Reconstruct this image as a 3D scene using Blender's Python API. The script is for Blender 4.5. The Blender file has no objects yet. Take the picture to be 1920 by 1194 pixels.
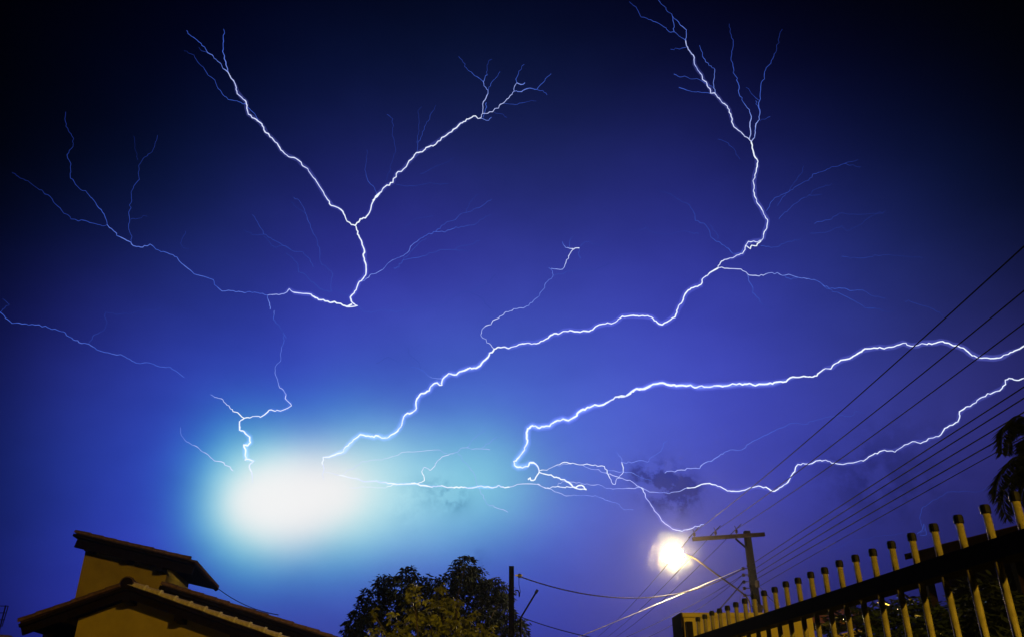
import bpy, math, random
from mathutils import Vector, Matrix
R = math.radians
random.seed(11)
scn = bpy.context.scene
COL = scn.collection

# ------------------------------------------------------------------ camera
FPX, PITCH, EYE = 1550.0, R(26.08), 1.6
cd = bpy.data.cameras.new('camera'); cam = bpy.data.objects.new('camera', cd); COL.objects.link(cam)
cam.location = (0, 0, EYE); cam.rotation_euler = (R(90) + PITCH, 0, 0)
cd.sensor_width = 36.0; cd.lens = FPX / 1920.0 * 36.0; cd.clip_start = 0.05; cd.clip_end = 5000
scn.camera = cam
scn.view_settings.view_transform = 'Standard'; scn.view_settings.look = 'None'
scn.view_settings.exposure = 0.0; scn.view_settings.gamma = 1.0
scn.view_settings.use_curve_mapping = False
scn.render.engine = 'CYCLES'
scn.cycles.use_denoising = True
scn.cycles.max_bounces = 6; scn.cycles.transparent_max_bounces = 24
scn.cycles.volume_bounces = 0
scn.cycles.sample_clamp_indirect = 4.0
scn.cycles.pixel_filter_type = 'BLACKMAN_HARRIS'; scn.cycles.filter_width = 1.5

# ------------------------------------------------------------------ world: storm sky lit from inside by lightning
# each lobe is one patch of cloud lit by a discharge: direction, tightness, colour
SKY = [(-0.292,0.724,0.625,54,0.000,0.000,0.006),(0.025,0.757,0.653,54,0.000,0.000,0.010),(-0.143,0.834,0.533,54,0.000,0.006,0.000),(0.026,0.842,0.539,54,0.003,0.009,0.018),(-0.301,0.868,0.395,54,0.000,0.011,0.012),(-0.144,0.901,0.410,54,0.027,0.014,0.351),(0.193,0.893,0.407,54,0.026,0.027,0.313),(0.345,0.854,0.389,54,0.000,0.010,0.028),(0.191,0.940,0.284,54,0.000,0.006,0.178),(0.341,0.900,0.272,54,0.020,0.022,0.148),(-0.290,0.944,0.157,54,0.008,0.000,0.000),(-0.138,0.977,0.163,54,0.033,0.055,0.244),(0.025,0.986,0.164,54,0.008,0.000,0.234),(-0.290,0.929,0.231,621,0.000,0.422,0.165),(-0.210,0.949,0.236,621,0.000,0.000,0.601),(-0.162,0.955,0.247,621,0.342,0.905,0.705),(-0.101,0.964,0.246,621,0.129,0.463,0.390),(-0.334,0.910,0.244,621,0.000,0.000,0.107),(-0.038,0.965,0.259,621,0.111,0.506,0.350),(-0.200,0.934,0.295,621,0.000,0.128,0.056),(-0.160,0.966,0.203,621,0.000,0.000,0.036),(-0.303,0.912,0.276,621,0.000,0.113,0.007),(-0.287,0.940,0.185,621,0.000,0.125,0.036),(0.025,0.967,0.253,621,0.028,0.070,0.000),(-0.209,0.953,0.218,621,0.000,0.588,0.067),(-0.279,0.932,0.232,1013,0.808,1.628,1.551),(-0.236,0.943,0.233,1013,1.206,1.077,0.864),(-0.198,0.950,0.241,1013,0.614,0.810,0.000),(-0.399,0.908,0.129,131,0.010,0.015,0.234),(-0.416,0.842,0.345,131,0.008,0.000,0.071),(0.171,0.971,0.168,131,0.046,0.039,0.000),(0.495,0.820,0.288,131,0.012,0.011,0.085),(-0.256,0.938,0.233,91,0.000,0.000,0.380),(-0.101,0.956,0.276,91,0.001,0.078,0.218),(-0.362,0.892,0.270,91,0.008,0.044,0.326),(0.057,0.956,0.289,91,0.028,0.077,0.368),]
FLASH = [((492, 936), 1.15, (1.1, .5, .3)), ((560, 936), 1.35, (1.3, .6, .4)), ((628, 922), 1.0, (.7, .3, .2))]
def raydir(px, py):
    u = (px - 960) / FPX; v = (597 - py) / FPX
    c, s = math.cos(PITCH), math.sin(PITCH)
    return Vector((u, c - v * s, s + v * c)).normalized()
for (p_, sig, c_) in FLASH:
    d_ = raydir(*p_); SKY.append((d_.x, d_.y, d_.z, 1 / R(sig) ** 2, *c_))
W = bpy.data.worlds.new('World'); scn.world = W; W.use_nodes = True
nt = W.node_tree; nt.nodes.clear()
def nd(t, **k):
    n = nt.nodes.new(t)
    for a, b in k.items(): setattr(n, a, b)
    return n
def setv(sock, v): 
    if hasattr(v, 'bl_idname') or isinstance(v, bpy.types.NodeSocket): nt.links.new(v, sock)
    else: sock.default_value = v
def M_(op, a, b=None, c=None):
    n = nd('ShaderNodeMath', operation=op); setv(n.inputs[0], a)
    if b is not None: setv(n.inputs[1], b)
    if c is not None: setv(n.inputs[2], c)
    return n.outputs[0]
def V_(op, a, b=None, out=0):
    n = nd('ShaderNodeVectorMath', operation=op); setv(n.inputs[0], a)
    if b is not None: setv(n.inputs[1], b)
    return n.outputs[out]
tc = nd('ShaderNodeTexCoord'); gen = tc.outputs['Generated']
# wispy distortion so that no patch of lit cloud has a perfect outline
nz = nd('ShaderNodeTexNoise'); nz.inputs['Scale'].default_value = 3.2; nz.inputs['Detail'].default_value = 5; nz.inputs['Roughness'].default_value = .5
nt.links.new(gen, nz.inputs['Vector'])
off = V_('SUBTRACT', nz.outputs['Color'], (.5, .5, .5))
sc_ = nd('ShaderNodeVectorMath', operation='SCALE'); nt.links.new(off, sc_.inputs[0]); sc_.inputs['Scale'].default_value = .028
dirn = V_('NORMALIZE', V_('ADD', gen, sc_.outputs[0]))
acc = None
for (x, y, z, k, r_, g_, b_) in SKY:
    dt = V_('DOT_PRODUCT', dirn, (x, y, z), out=1)
    e = M_('EXPONENT', M_('MULTIPLY_ADD', dt, k, -k))
    s = nd('ShaderNodeVectorMath', operation='SCALE'); s.inputs[0].default_value = (r_, g_, b_); nt.links.new(e, s.inputs['Scale'])
    acc = s.outputs[0] if acc is None else V_('ADD', acc, s.outputs[0])
# cloud mottling
n2 = nd('ShaderNodeTexNoise'); n2.inputs['Scale'].default_value = 5.5; n2.inputs['Detail'].default_value = 6; n2.inputs['Roughness'].default_value = .55
nt.links.new(V_('MULTIPLY', gen, (1, 1, 1.8)), n2.inputs['Vector'])
mr = nd('ShaderNodeMapRange'); nt.links.new(n2.outputs['Fac'], mr.inputs[0])
for i_, v_ in ((1, .25), (2, .75), (3, .86), (4, 1.14)): mr.inputs[i_].default_value = v_
mot = mr.outputs[0]
# small scud clouds, dark against the lit deck
n3 = nd('ShaderNodeTexNoise'); n3.inputs['Scale'].default_value = 34; n3.inputs['Detail'].default_value = 6; n3.inputs['Roughness'].default_value = .62
nt.links.new(gen, n3.inputs['Vector'])
scud = None
for (p_, sig, amt) in (((1240, 905), .85, 2.4), ((1285, 920), .7, 1.4), ((1200, 890), .5, 1.2), ((1268, 945), .7, .5), ((852, 932), .7, .8), ((815, 912), .8, .4), ((765, 945), 1.0, .3),
                       ((890, 1050), .6, .3), ((1700, 880), 2.4, .35), ((1600, 900), 1.8, .3)):
    d_ = raydir(*p_); k = 1 / R(sig) ** 2
    e = M_('MULTIPLY', M_('EXPONENT', M_('MULTIPLY_ADD', V_('DOT_PRODUCT', gen, tuple(d_), out=1), k, -k)), amt)
    scud = e if scud is None else M_('ADD', scud, e)
m3 = nd('ShaderNodeMapRange'); nt.links.new(n3.outputs['Fac'], m3.inputs[0])
for i_, v_ in ((1, .42), (2, .58), (3, .08), (4, 1.0)): m3.inputs[i_].default_value = v_
shade = M_('SUBTRACT', 1.0, M_('MINIMUM', M_('MULTIPLY', M_('MULTIPLY', scud, m3.outputs[0]), .8), .58))
fac = M_('MULTIPLY', mot, shade)
acc = V_('MULTIPLY', acc, (1.13, 1.01, 1.02))
s = nd('ShaderNodeVectorMath', operation='SCALE'); nt.links.new(acc, s.inputs[0]); nt.links.new(fac, s.inputs['Scale'])
# highlight shoulder 1-exp(-x)
sep = nd('ShaderNodeSeparateXYZ'); nt.links.new(s.outputs[0], sep.inputs[0])
cmb = nd('ShaderNodeCombineColor')
for i in range(3):
    nt.links.new(M_('MULTIPLY', M_('SUBTRACT', 1.0, M_('EXPONENT', M_('MULTIPLY', sep.outputs[i], -1 / .88))), .925), cmb.inputs[i])
bg = nd('ShaderNodeBackground'); bg.inputs['Strength'].default_value = 1.0
nt.links.new(cmb.outputs[0], bg.inputs['Color'])
wo = nd('ShaderNodeOutputWorld'); nt.links.new(bg.outputs[0], wo.inputs['Surface'])

# ------------------------------------------------------------------ helpers
def WP(px, py, Y):                       # point on the sight line at ground distance Y
    d = raydir(px, py); t = Y / d.y
    return Vector((d.x * t, Y, EYE + d.z * t))
def WZ(px, py, z):                       # point on the sight line at height z
    d = raydir(px, py); t = (z - EYE) / d.z
    return Vector((d.x * t, d.y * t, z))

def tag(o, label=None, cat=None, group=None, kind=None):
    if label: o['label'] = label
    if cat: o['category'] = cat
    if group: o['group'] = group
    if kind: o['kind'] = kind
    return o
def empty(name, loc=(0, 0, 0)):
    o = bpy.data.objects.new(name, None); o.empty_display_size = .2; o.location = loc; COL.objects.link(o); return o
def inst(name, me, parent=None, loc=(0, 0, 0), rot=None):
    o = bpy.data.objects.new(name, me); COL.objects.link(o)
    if parent: o.parent = parent
    o.location = loc
    if rot is not None: o.rotation_mode = 'QUATERNION'; o.rotation_quaternion = rot
    return o

class MB:
    def __init__(s, org=(0, 0, 0)): s.v = []; s.f = []; s.o = Vector(org); s.g = []
    def add(s, vs, fs):
        n = len(s.v); s.v += [Vector(p) - s.o for p in vs]; s.f += [[i + n for i in f] for f in fs]
    def box(s, c, sz, M=None):
        c = Vector(c); h = Vector(sz) / 2
        vs = [Vector((x * h.x, y * h.y, z * h.z)) for x in (-1, 1) for y in (-1, 1) for z in (-1, 1)]
        if M is not None: vs = [M @ v for v in vs]
        s.add([c + v for v in vs], [(0, 1, 3, 2), (4, 6, 7, 5), (0, 4, 5, 1), (2, 3, 7, 6), (0, 2, 6, 4), (1, 5, 7, 3)])
    def bar(s, a, b, w, h):
        a = Vector(a); b = Vector(b); d = (b - a)
        q = d.to_track_quat('X', 'Z').to_matrix(); s.box((a + b) / 2, (d.length, w, h), q)
    def hexa(s, p8):                     # 4 bottom + 4 top, both counter-clockwise
        s.add(p8, [(3, 2, 1, 0), (4, 5, 6, 7), (0, 1, 5, 4), (1, 2, 6, 5), (2, 3, 7, 6), (3, 0, 4, 7)])
    def tube(s, pts, rad, n=8, cap=True):
        pts = [Vector(p) for p in pts]; m = len(pts)
        if not hasattr(rad, '__len__'): rad = [rad] * m
        rings = []; prev = None
        for i, p in enumerate(pts):
            t = (pts[min(i + 1, m - 1)] - pts[max(i - 1, 0)])
            if t.length < 1e-9: t = Vector((0, 0, 1))
            t.normalize()
            if prev is None:
                a = Vector((0, 0, 1)) if abs(t.z) < .9 else Vector((1, 0, 0)); u = t.cross(a).normalized()
            else:
                u = (prev - t * prev.dot(t));  u = u.normalized() if u.length > 1e-6 else t.orthogonal().normalized()
            prev = u; w = t.cross(u)
            rings.append([p + (u * math.cos(2 * math.pi * k / n) + w * math.sin(2 * math.pi * k / n)) * rad[i] for k in range(n)])
        vs = [v for r in rings for v in r]; fs = []
        for i in range(m - 1):
            for k in range(n):
                k2 = (k + 1) % n; fs.append((i * n + k, i * n + k2, (i + 1) * n + k2, (i + 1) * n + k))
        if cap: fs.append(list(range(n))[::-1]); fs.append([(m - 1) * n + k for k in range(n)])
        s.add(vs, fs)
    def lathe(s, c, prof, n=12, axis=Vector((0, 0, 1))):   # prof: (r, h) along axis
        s.tube([Vector(c) + axis * h for r, h in prof], [max(r, 1e-4) for r, h in prof], n)
    def mesh(s, name, mat, smooth=False):
        me = bpy.data.meshes.new(name); me.from_pydata([tuple(v) for v in s.v], [], s.f)
        me.materials.append(mat); me.validate(); me.update()
        if smooth: me.shade_smooth()
        return me
    def build(s, name, mat, parent=None, smooth=False, kind=None, label=None):
        o = bpy.data.objects.new(name, s.mesh(name, mat, smooth)); COL.objects.link(o)
        if parent is not None: o.parent = parent; o.location = s.o - parent.location if not parent.parent else s.o - parent.location - parent.parent.location
        else: o.location = s.o
        if kind: o['kind'] = kind
        if label: o['label'] = label
        return o

def mat(name, col, rough=.7, metal=0, noise=0, nscale=8, bump=0, spec=.5, col2=None, emit=None, trans=0):
    m = bpy.data.materials.new(name); m.use_nodes = True; t = m.node_tree; b = t.nodes['Principled BSDF']
    b.inputs['Base Color'].default_value = (*col, 1); b.inputs['Roughness'].default_value = rough
    b.inputs['Metallic'].default_value = metal; b.inputs['Specular IOR Level'].default_value = spec
    if emit: b.inputs['Emission Color'].default_value = (*emit[0], 1); b.inputs['Emission Strength'].default_value = emit[1]
    if noise or bump:
        tcn = t.nodes.new('ShaderNodeTexCoord')
        n = t.nodes.new('ShaderNodeTexNoise'); n.inputs['Scale'].default_value = nscale; n.inputs['Detail'].default_value = 8; n.inputs['Roughness'].default_value = .6
        t.links.new(tcn.outputs['Object'], n.inputs['Vector'])
        if noise:
            mx = t.nodes.new('ShaderNodeMix'); mx.data_type = 'RGBA'
            c2 = col2 or tuple(c * (1 - noise) for c in col)
            mx.inputs[6].default_value = (*c2, 1); mx.inputs[7].default_value = (*(col if col2 else tuple(min(1, c * (1 + noise * .4)) for c in col)), 1)
            r = t.nodes.new('ShaderNodeMapRange'); r.inputs[1].default_value = .35; r.inputs[2].default_value = .65
            t.links.new(n.outputs['Fac'], r.inputs[0]); t.links.new(r.outputs[0], mx.inputs[0]); t.links.new(mx.outputs[2], b.inputs['Base Color'])
        if bump:
            bp = t.nodes.new('ShaderNodeBump'); bp.inputs['Strength'].default_value = bump; bp.inputs['Distance'].default_value = .02
            t.links.new(n.outputs['Fac'], bp.inputs['Height']); t.links.new(bp.outputs[0], b.inputs['Normal'])
    return m

MT = dict(
    ground=mat('ground', (.07, .08, .04), .95, noise=.4, nscale=1.5, bump=.5),
    asphalt=mat('asphalt', (.05, .05, .05), .9, noise=.3, nscale=30, bump=.3),
    plaster=mat('ochre_plaster', (.33, .27, .05), .9, noise=.22, nscale=2.2, bump=.25),
    plaster2=mat('house_plaster', (.5, .38, .04), .9, noise=.25, nscale=1.2, bump=.2),
    pale=mat('pale_wall', (.55, .58, .52), .85, noise=.2, nscale=3),
    darkwood=mat('dark_wood', (.012, .007, .005), .9, spec=.06, noise=.5, nscale=12, bump=.3),
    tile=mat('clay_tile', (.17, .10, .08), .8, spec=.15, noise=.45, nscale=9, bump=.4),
    paletile=mat('pale_verge_tile', (.62, .52, .44), .7, noise=.35, nscale=9, bump=.4),  # paler tile colour for the right verge of the gable
    mortar=mat('mortar', (.8, .74, .66), .9, noise=.2, nscale=20),
    metal=mat('aluminium_picket', (.80, .70, .28), .2, metal=.75, noise=.3, nscale=22),
    rail=mat('black_rail', (.0045, .003, .0025), .8, noise=.3, nscale=10, spec=.05),
    cap=mat('black_cap', (.004, .004, .005), .4, spec=.2),
    pole=mat('pole_concrete', (.004, .003, .0025), .95, spec=.02, noise=.4, nscale=6, bump=.4),
    armsteel=mat('arm_steel', (.06, .045, .035), .6, spec=.15),
    steel=mat('galvanised_steel', (.45, .42, .38), .4, metal=.7, noise=.2, nscale=20),
    ceramic=mat('brown_ceramic', (.012, .007, .005), .4, spec=.12),
    wire=mat('wire', (.007, .006, .006), .7, spec=.05),
    palewire=mat('pale_cable', (.75, .72, .68), .4),
    leafdark=mat('leaf_dark', (.015, .022, .010), .7, noise=.5, nscale=2, spec=.12),
    leaflit=mat('leaf_lit_olive', (.23, .25, .035), .55, noise=.6, nscale=3, spec=.25),  # lamplight on the tree put into a brighter leaf colour
    leafgloss=mat('leaf_gloss', (.02, .032, .012), .16, noise=.4, nscale=3, spec=.6),
    palm=mat('palm_leaf', (.006, .009, .004), .7, spec=.05),
    bark=mat('bark', (.06, .045, .03), .9, noise=.4, nscale=14, bump=.5),
)

# ------------------------------------------------------------------ ground, street
g = MB(); g.add([(-200, -200, 0), (200, -200, 0), (200, 200, 0), (-200, 200, 0)], [(0, 1, 2, 3)])
tag(g.build('ground', MT['ground']), 'bare dark grassy ground under the houses and trees', kind='structure')
g = MB(); g.box((3.6, 30, .002), (6, 150, .004)); 
tag(g.build('road', MT['asphalt']), 'dark asphalt street running past the utility pole', kind='structure')

# ------------------------------------------------------------------ house on the left (local frame: s right, q away, z up)
AZ = R(-10.6)
rv = Vector((math.cos(AZ), -math.sin(AZ), 0)); dv = Vector((math.sin(AZ), math.cos(AZ), 0))
def H(s, q, z): return rv * s + dv * q + Vector((0, 0, z))
def SQ(px, py, q):
    d = raydir(px, py); t = q / d.dot(dv); P = d * t
    return P.dot(rv), P.z + EYE
house_at = H(-9.5, 24, 0)
house = empty('tiled_house', house_at)
tag(house, 'ochre two-storey house with clay tiled gable roofs and deep dark eaves', 'house')
def hb(): return MB(house_at)
def slab(m, a, b, q0, q1, th, drop=0):     # roof slab between (s,z) a and b
    (s0, z0), (s1, z1) = a, b
    L = math.hypot(s1 - s0, z1 - z0); nx, nz = -(z1 - z0) / L, (s1 - s0) / L
    if nz < 0: nx, nz = -nx, -nz
    t0 = (s0 - nx * drop, z0 - nz * drop), (s1 - nx * drop, z1 - nz * drop)
    t1 = (t0[0][0] - nx * th, t0[0][1] - nz * th), (t0[1][0] - nx * th, t0[1][1] - nz * th)
    P = lambda p, q: H(p[0], q, p[1])
    m.hexa([P(t1[0], q0), P(t1[1], q0), P(t1[1], q1), P(t1[0], q1), P(t0[0], q0), P(t0[1], q0), P(t0[1], q1), P(t0[0], q1)])
# one barrel tile: half round shell, axis along +X (down the slope), narrow end up
def barrel_mesh(name, L, r0, r1, th, m, n=6):
    b = MB(); 
    for (x, r) in ((0, r0), (L, r1)):
        pass
    vs = []; 
    for (x, r) in ((0, r0), (L, r1)):
        for rr in (r, r - th):
            for k in range(n + 1):
                a = math.pi * k / n; vs.append(Vector((x, -rr * math.cos(a), rr * math.sin(a))))
    N = n + 1; fs = []
    for k in range(n):
        fs.append((k, k + 1, 2 * N + k + 1, 2 * N + k)); fs.append((N + k, 3 * N + k, 3 * N + k + 1, N + k + 1))
        fs.append((k, N + k, N + k + 1, k + 1)); fs.append((2 * N + k, 2 * N + k + 1, 3 * N + k + 1, 3 * N + k))
    fs.append((0, 2 * N, 3 * N, N)); fs.append((n, N + n, 3 * N + n, 2 * N + n))
    b.add(vs, fs); return b.mesh(name, m)
tile_me = barrel_mesh('tile', .42, .085, .105, .018, MT['tile'])
pale_me = barrel_mesh('pale_tile', .42, .09, .115, .02, MT['paletile'])
ridge_me = barrel_mesh('ridge_tile', .42, .12, .15, .02, MT['tile'], 8)
def joint_mesh():
    b = MB(); n = 6; vs = []
    for x in (0, .05):
        for k in range(n + 1):
            a = math.pi * k / n; vs.append(Vector((x, -.128 * math.cos(a), .128 * math.sin(a))))
    b.add(vs, [(k, k + 1, n + 2 + k, n + 1 + k) for k in range(n)]); return b.mesh('mortar', MT['mortar'])
joint_me = joint_mesh()
def verge(a, b, q, me, parent, step=.36, joints=False, lift=.02):
    (s0, z0), (s1, z1) = a, b
    L = math.hypot(s1 - s0, z1 - z0); n = int(L / step)
    ex = (H(s1, q, z1) - H(s0, q, z0)).normalized(); ey = dv if s1 > s0 else -dv
    ez = ex.cross(ey)
    if ez.z < 0: ey = -ey; ez = -ez
    rot = Matrix((ex, ey, ez)).transposed().to_quaternion()
    for i in range(n):
        p = H(s0, q, z0) + ex * (i * step) + ez * (lift + random.uniform(0, .012))
        r2 = rot.copy(); r2.rotate(Matrix.Rotation(random.uniform(-.015, .015), 3, 'Z'))
        inst('tile', me, parent, p - house_at, r2)
        if joints:
            inst('mortar', joint_me, parent, p + ex * .37 - house_at, r2)
def field(a, b, q0, q1, parent, step=.22, r=.085):     # the rest of the tile cover, too far and hidden to count
    (s0, z0), (s1, z1) = a, b; m = hb(); ex = (H(s1, 0, z1) - H(s0, 0, z0)).normalized()
    up = ex.cross(dv); up = up if up.z > 0 else -up
    q = q0; nn = 5
    while q < q1:
        for A, B in ((H(s0, q, z0), H(s1, q, z1)),):
            vs = []
            for P in (A, B):
                for k in range(nn + 1):
                    an = math.pi * k / nn; vs.append(P - dv * r * math.cos(an) + up * r * math.sin(an))
            m.add(vs, [(k, k + 1, nn + 2 + k, nn + 1 + k) for k in range(nn)])
        q += step
    o = m.build('roof_tiles', MT['tile'], parent); o['kind'] = 'stuff'; return o

# --- front gable (nearest)
Q1 = 20.0
apex = SQ(237, 1097, Q1); le = SQ(34, 1169, Q1); re_ = SQ(640, 1240, Q1)
rf = hb(); slab(rf, apex, le, Q1, Q1 + 3.2, .07); slab(rf, apex, re_, Q1, Q1 + 3.2, .07)
roof1 = rf.build('gable_roof', MT['darkwood'], house)
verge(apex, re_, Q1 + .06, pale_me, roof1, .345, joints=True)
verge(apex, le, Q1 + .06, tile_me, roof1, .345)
field(apex, re_, Q1 + .28, Q1 + 3.2, roof1); field(apex, le, Q1 + .28, Q1 + 3.2, roof1)
rot = Matrix((-dv, rv, Vector((0, 0, 1)))).transposed().to_quaternion()
for i in range(8):
    inst('ridge_tile', ridge_me, roof1, H(apex[0], Q1 + .38 + i * .38, apex[1] + .04) - house_at, rot)
m = hb(); m.tube([H(apex[0], Q1 - .03, apex[1] + .06), H(apex[0], Q1 + .1, apex[1] + .06)], [.135, .145], 14)
m.build('ridge_end', MT['darkwood'], roof1)
# barge rafters and purlin ends under the verge
m = hb(); slab(m, apex, le, Q1 + .12, Q1 + .2, .15, .075); slab(m, apex, re_, Q1 + .12, Q1 + .2, .15, .075); m.build('barge_board', MT['darkwood'], roof1)
def purlin(px, py, q0, q1, parent, w=.15, h=.17):
    s, z = SQ(px, py, q0); m = hb(); 
    P = [H(s - w / 2, q0, z - h), H(s + w / 2, q0, z - h), H(s + w / 2, q1, z - h), H(s - w / 2, q1, z - h)]
    m.hexa(P + [p + Vector((0, 0, h)) for p in P]); m.build('purlin', MT['darkwood'], parent)
for (px, py) in ((238, 1112), (335, 1148), (438, 1186), (120, 1150)): purlin(px, py, Q1 + .08, Q1 + 1.0, roof1)
# gable wall
QW = Q1 + .85
def roofz(a, b, s): return a[1] + (b[1] - a[1]) * (s - a[0]) / (b[0] - a[0])
sl = SQ(146, 1165, QW)[0]; sr = re_[0] - .5
m = hb(); zt = lambda s: (roofz(apex, le, s) if s < apex[0] else roofz(apex, re_, s)) - .16
ws = [(sl, 0), (sr, 0), (sr, zt(sr)), (apex[0], zt(apex[0])), (sl, zt(sl))]
n = len(ws); m.add([H(s, QW, z) for s, z in ws] + [H(s, QW + 2.3, z) for s, z in ws],
    [list(range(n)), [n + i for i in range(n)][::-1]] + [(i, i + n, (i + 1) % n + n, (i + 1) % n) for i in range(n)])
m.build('wall', MT['plaster2'], house)
m = hb(); sp, zp = SQ(90, 1188, Q1 + .5); m.box(H(sp, Q1 + .5, zp / 2), (.14, .14, zp)); m.build('post', MT['darkwood'], house)

# --- second gable roof behind it
Q2 = 23.2
a2 = SQ(300, 1096, Q2); b2 = SQ(680, 1216, Q2)
rf = hb(); slab(rf, a2, b2, Q2, Q2 + 5.0, .09); roof2 = rf.build('side_roof', MT['darkwood'], house)
verge(a2, b2, Q2 + .06, tile_me, roof2, .345); field(a2, b2, Q2 + .28, Q2 + 5, roof2)
m = hb(); slab(m, a2, b2, Q2 + .1, Q2 + .2, .2, .095); m.build('barge_board', MT['darkwood'], roof2)
for (px, py) in ((395, 1146), (478, 1171), (560, 1196)): purlin(px, py, Q2 + .06, Q2 + .95, roof2)
m = hb(); s0, s1 = a2[0] + .25, b2[0] - .5
z0, z1 = roofz(a2, b2, s0) - .26, roofz(a2, b2, s1) - .26
m.hexa([H(s0, Q2 + .8, 0), H(s1, Q2 + .8, 0), H(s1, Q2 + 4.6, 0), H(s0, Q2 + 4.6, 0), H(s0, Q2 + .8, z0), H(s1, Q2 + .8, z1), H(s1, Q2 + 4.6, z1), H(s0, Q2 + 4.6, z0)])
m.build('wall', MT['plaster2'], house)

# --- raised upper room with its own single-pitch roof
Q3 = 24.6
a3 = SQ(138, 999, Q3); b3 = SQ(366, 1053, Q3); Q3e = Q3 + 5.0
rf = hb(); slab(rf, a3, b3, Q3, Q3e, .07); roof3 = rf.build('upper_roof', MT['darkwood'], house)
verge(a3, b3, Q3 + .06, tile_me, roof3, .345); field(a3, b3, Q3 + .28, Q3e, roof3)
m = hb(); slab(m, (a3[0] + .12, roofz(a3, b3, a3[0] + .12)), b3, Q3 + .1, Q3 + .2, .22, .105); m.build('barge_board', MT['darkwood'], roof3)
m = hb(); s_ = b3[0] - .06; zz = roofz(a3, b3, s_); m.hexa([H(s_ - .03, Q3 + .22, zz - .09), H(s_ + .03, Q3 + .22, zz - .09), H(s_ + .03, Q3e, zz - .09), H(s_ - .03, Q3e, zz - .09),
    H(s_ - .03, Q3 + .22, zz - .075), H(s_ + .03, Q3 + .22, zz - .08), H(s_ + .03, Q3e, zz - .08), H(s_ - .03, Q3e, zz - .11)])
m.build('fascia', MT['darkwood'], roof3)
for (px, py) in ((166, 1017), (238, 1036), (300, 1055)): purlin(px, py, Q3 + .07, Q3 + .95, roof3, .16, .2)
QB = Q3 + .75
s0 = SQ(160, 1033, QB)[0]; s1 = SQ(314, 1065, QB)[0]
m = hb(); z0, z1 = roofz(a3, b3, s0) - .13, roofz(a3, b3, s1) - .13; q1 = QB + 3.6
m.hexa([H(s0, QB, 0), H(s1, QB, 0), H(s1, q1, 0), H(s0, q1, 0), H(s0, QB, z0), H(s1, QB, z1), H(s1, q1, z1), H(s0, q1, z0)])
m.build('wall', MT['plaster2'], house, label='ochre wall of the raised upper room, its right side lit by the street lamp')
# cable from the upper eave down to the lower roof
A_ = H(b3[0], Q3e, b3[1] - .02); s_, z_ = SQ(522, 1152, Q2 + 1); B_ = H(s_, Q2 + 1, z_)
m = MB(A_); m.tube([A_.lerp(B_, t / 8) - Vector((0, 0, .12 * 4 * (t / 8) * (1 - t / 8))) for t in range(9)], .012, 5)
tag(m.build('stay_cable', MT['wire']), 'thin dark cable from the upper roof corner down to the lower tiled roof', 'cable')

# neighbour's ridge and aerial at the lower left corner
p0 = WP(6, 1193, 14); nh = empty('tiled_roof', (p0.x, p0.y, 0))
tag(nh, 'top of a low tiled roof peeping into the lower left corner', 'roof')
m = MB(nh.location); m.hexa([Vector((p0.x - 2.5, 13.6, 0)), Vector((p0.x + .5, 13.6, 0)), Vector((p0.x + .5, 17, 0)), Vector((p0.x - 2.5, 17, 0)),
    Vector((p0.x - 2.5, 13.6, p0.z - .3)), Vector((p0.x + .5, 13.6, p0.z - .3)), Vector((p0.x + .5, 17, p0.z - .3)), Vector((p0.x - 2.5, 17, p0.z - .3))])
m.build('wall', MT['plaster2'], nh)
m = MB(nh.location); m.box((p0.x - 1, 15.3, p0.z - .2), (3.2, 3.8, .1)); m.build('roof_deck', MT['darkwood'], nh)
for i in range(5):
    me_rot = Matrix.Rotation(R(90), 3, 'Z').to_quaternion()
    inst('ridge_tile', ridge_me, nh, Vector((p0.x + .12 - i * .3, 13.5, p0.z - .13)) - nh.location, me_rot)
p1 = WP(1, 1172, 16); an = empty('roof_aerial', (p1.x, 16, p0.z - .15)); tag(an, 'thin wire television aerial at the extreme left edge', 'aerial')
m = MB(an.location); m.tube([an.location, (p1.x, 16, p1.z + .35)], .012, 6); m.build('mast', MT['wire'], an)
m = MB(an.location)
for zz, w in ((.34, .12), (.22, .14), (.1, .12)): m.bar((p1.x - w, 16, p1.z + zz), (p1.x + .05, 16, p1.z + zz), .012, .012)
m.bar((p1.x + .05, 16, p1.z + .34), (p1.x + .03, 16, p1.z - .02), .012, .012); m.build('elements', MT['wire'], an)

# ------------------------------------------------------------------ fence and wall on the right
SPC = .155; FAZ = R(-5.317)
fd = Vector((-math.sin(FAZ), -math.cos(FAZ), 0))        # towards the camera
F0 = Vector((8.218 * SPC, 38.66 * SPC, 0)); FH = EYE + 4.248 * SPC
NP = 30
fence = empty('metal_fence', F0); tag(fence, 'tall metal picket fence of pale round bars with black caps and a black top rail', 'fence')
side = Vector((fd.y, -fd.x, 0));  side = side if side.x < 0 else -side     # towards the viewer's side
pb = MB(); pr = .0128; PB = .25
pb.tube([(0, 0, PB - FH), (0, 0, -.012)], pr, 14); pick_me = pb.mesh('picket', MT['metal'], True)
cb = MB(); cb.lathe((0, 0, 0), [(pr * 1.06, -.03), (pr * 1.3, -.028), (pr * 1.34, -.008), (pr * 1.1, 0), (.001, .002)], 14); cap_me = cb.mesh('cap', MT['cap'], False)
for i in range(NP):
    if i * SPC > 38.66 * SPC + .3: break
    p = F0 + fd * (i * SPC) + Vector((0, 0, FH))
    dz = random.uniform(-.004, .004)
    tilt = Matrix.Rotation(random.uniform(-.006, .006), 3, 'Y').to_quaternion()
    a = inst('picket', pick_me, fence, p - F0 + Vector((0, 0, dz)), tilt)
    inst('cap', cap_me, a, (0, 0, 0))
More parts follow.
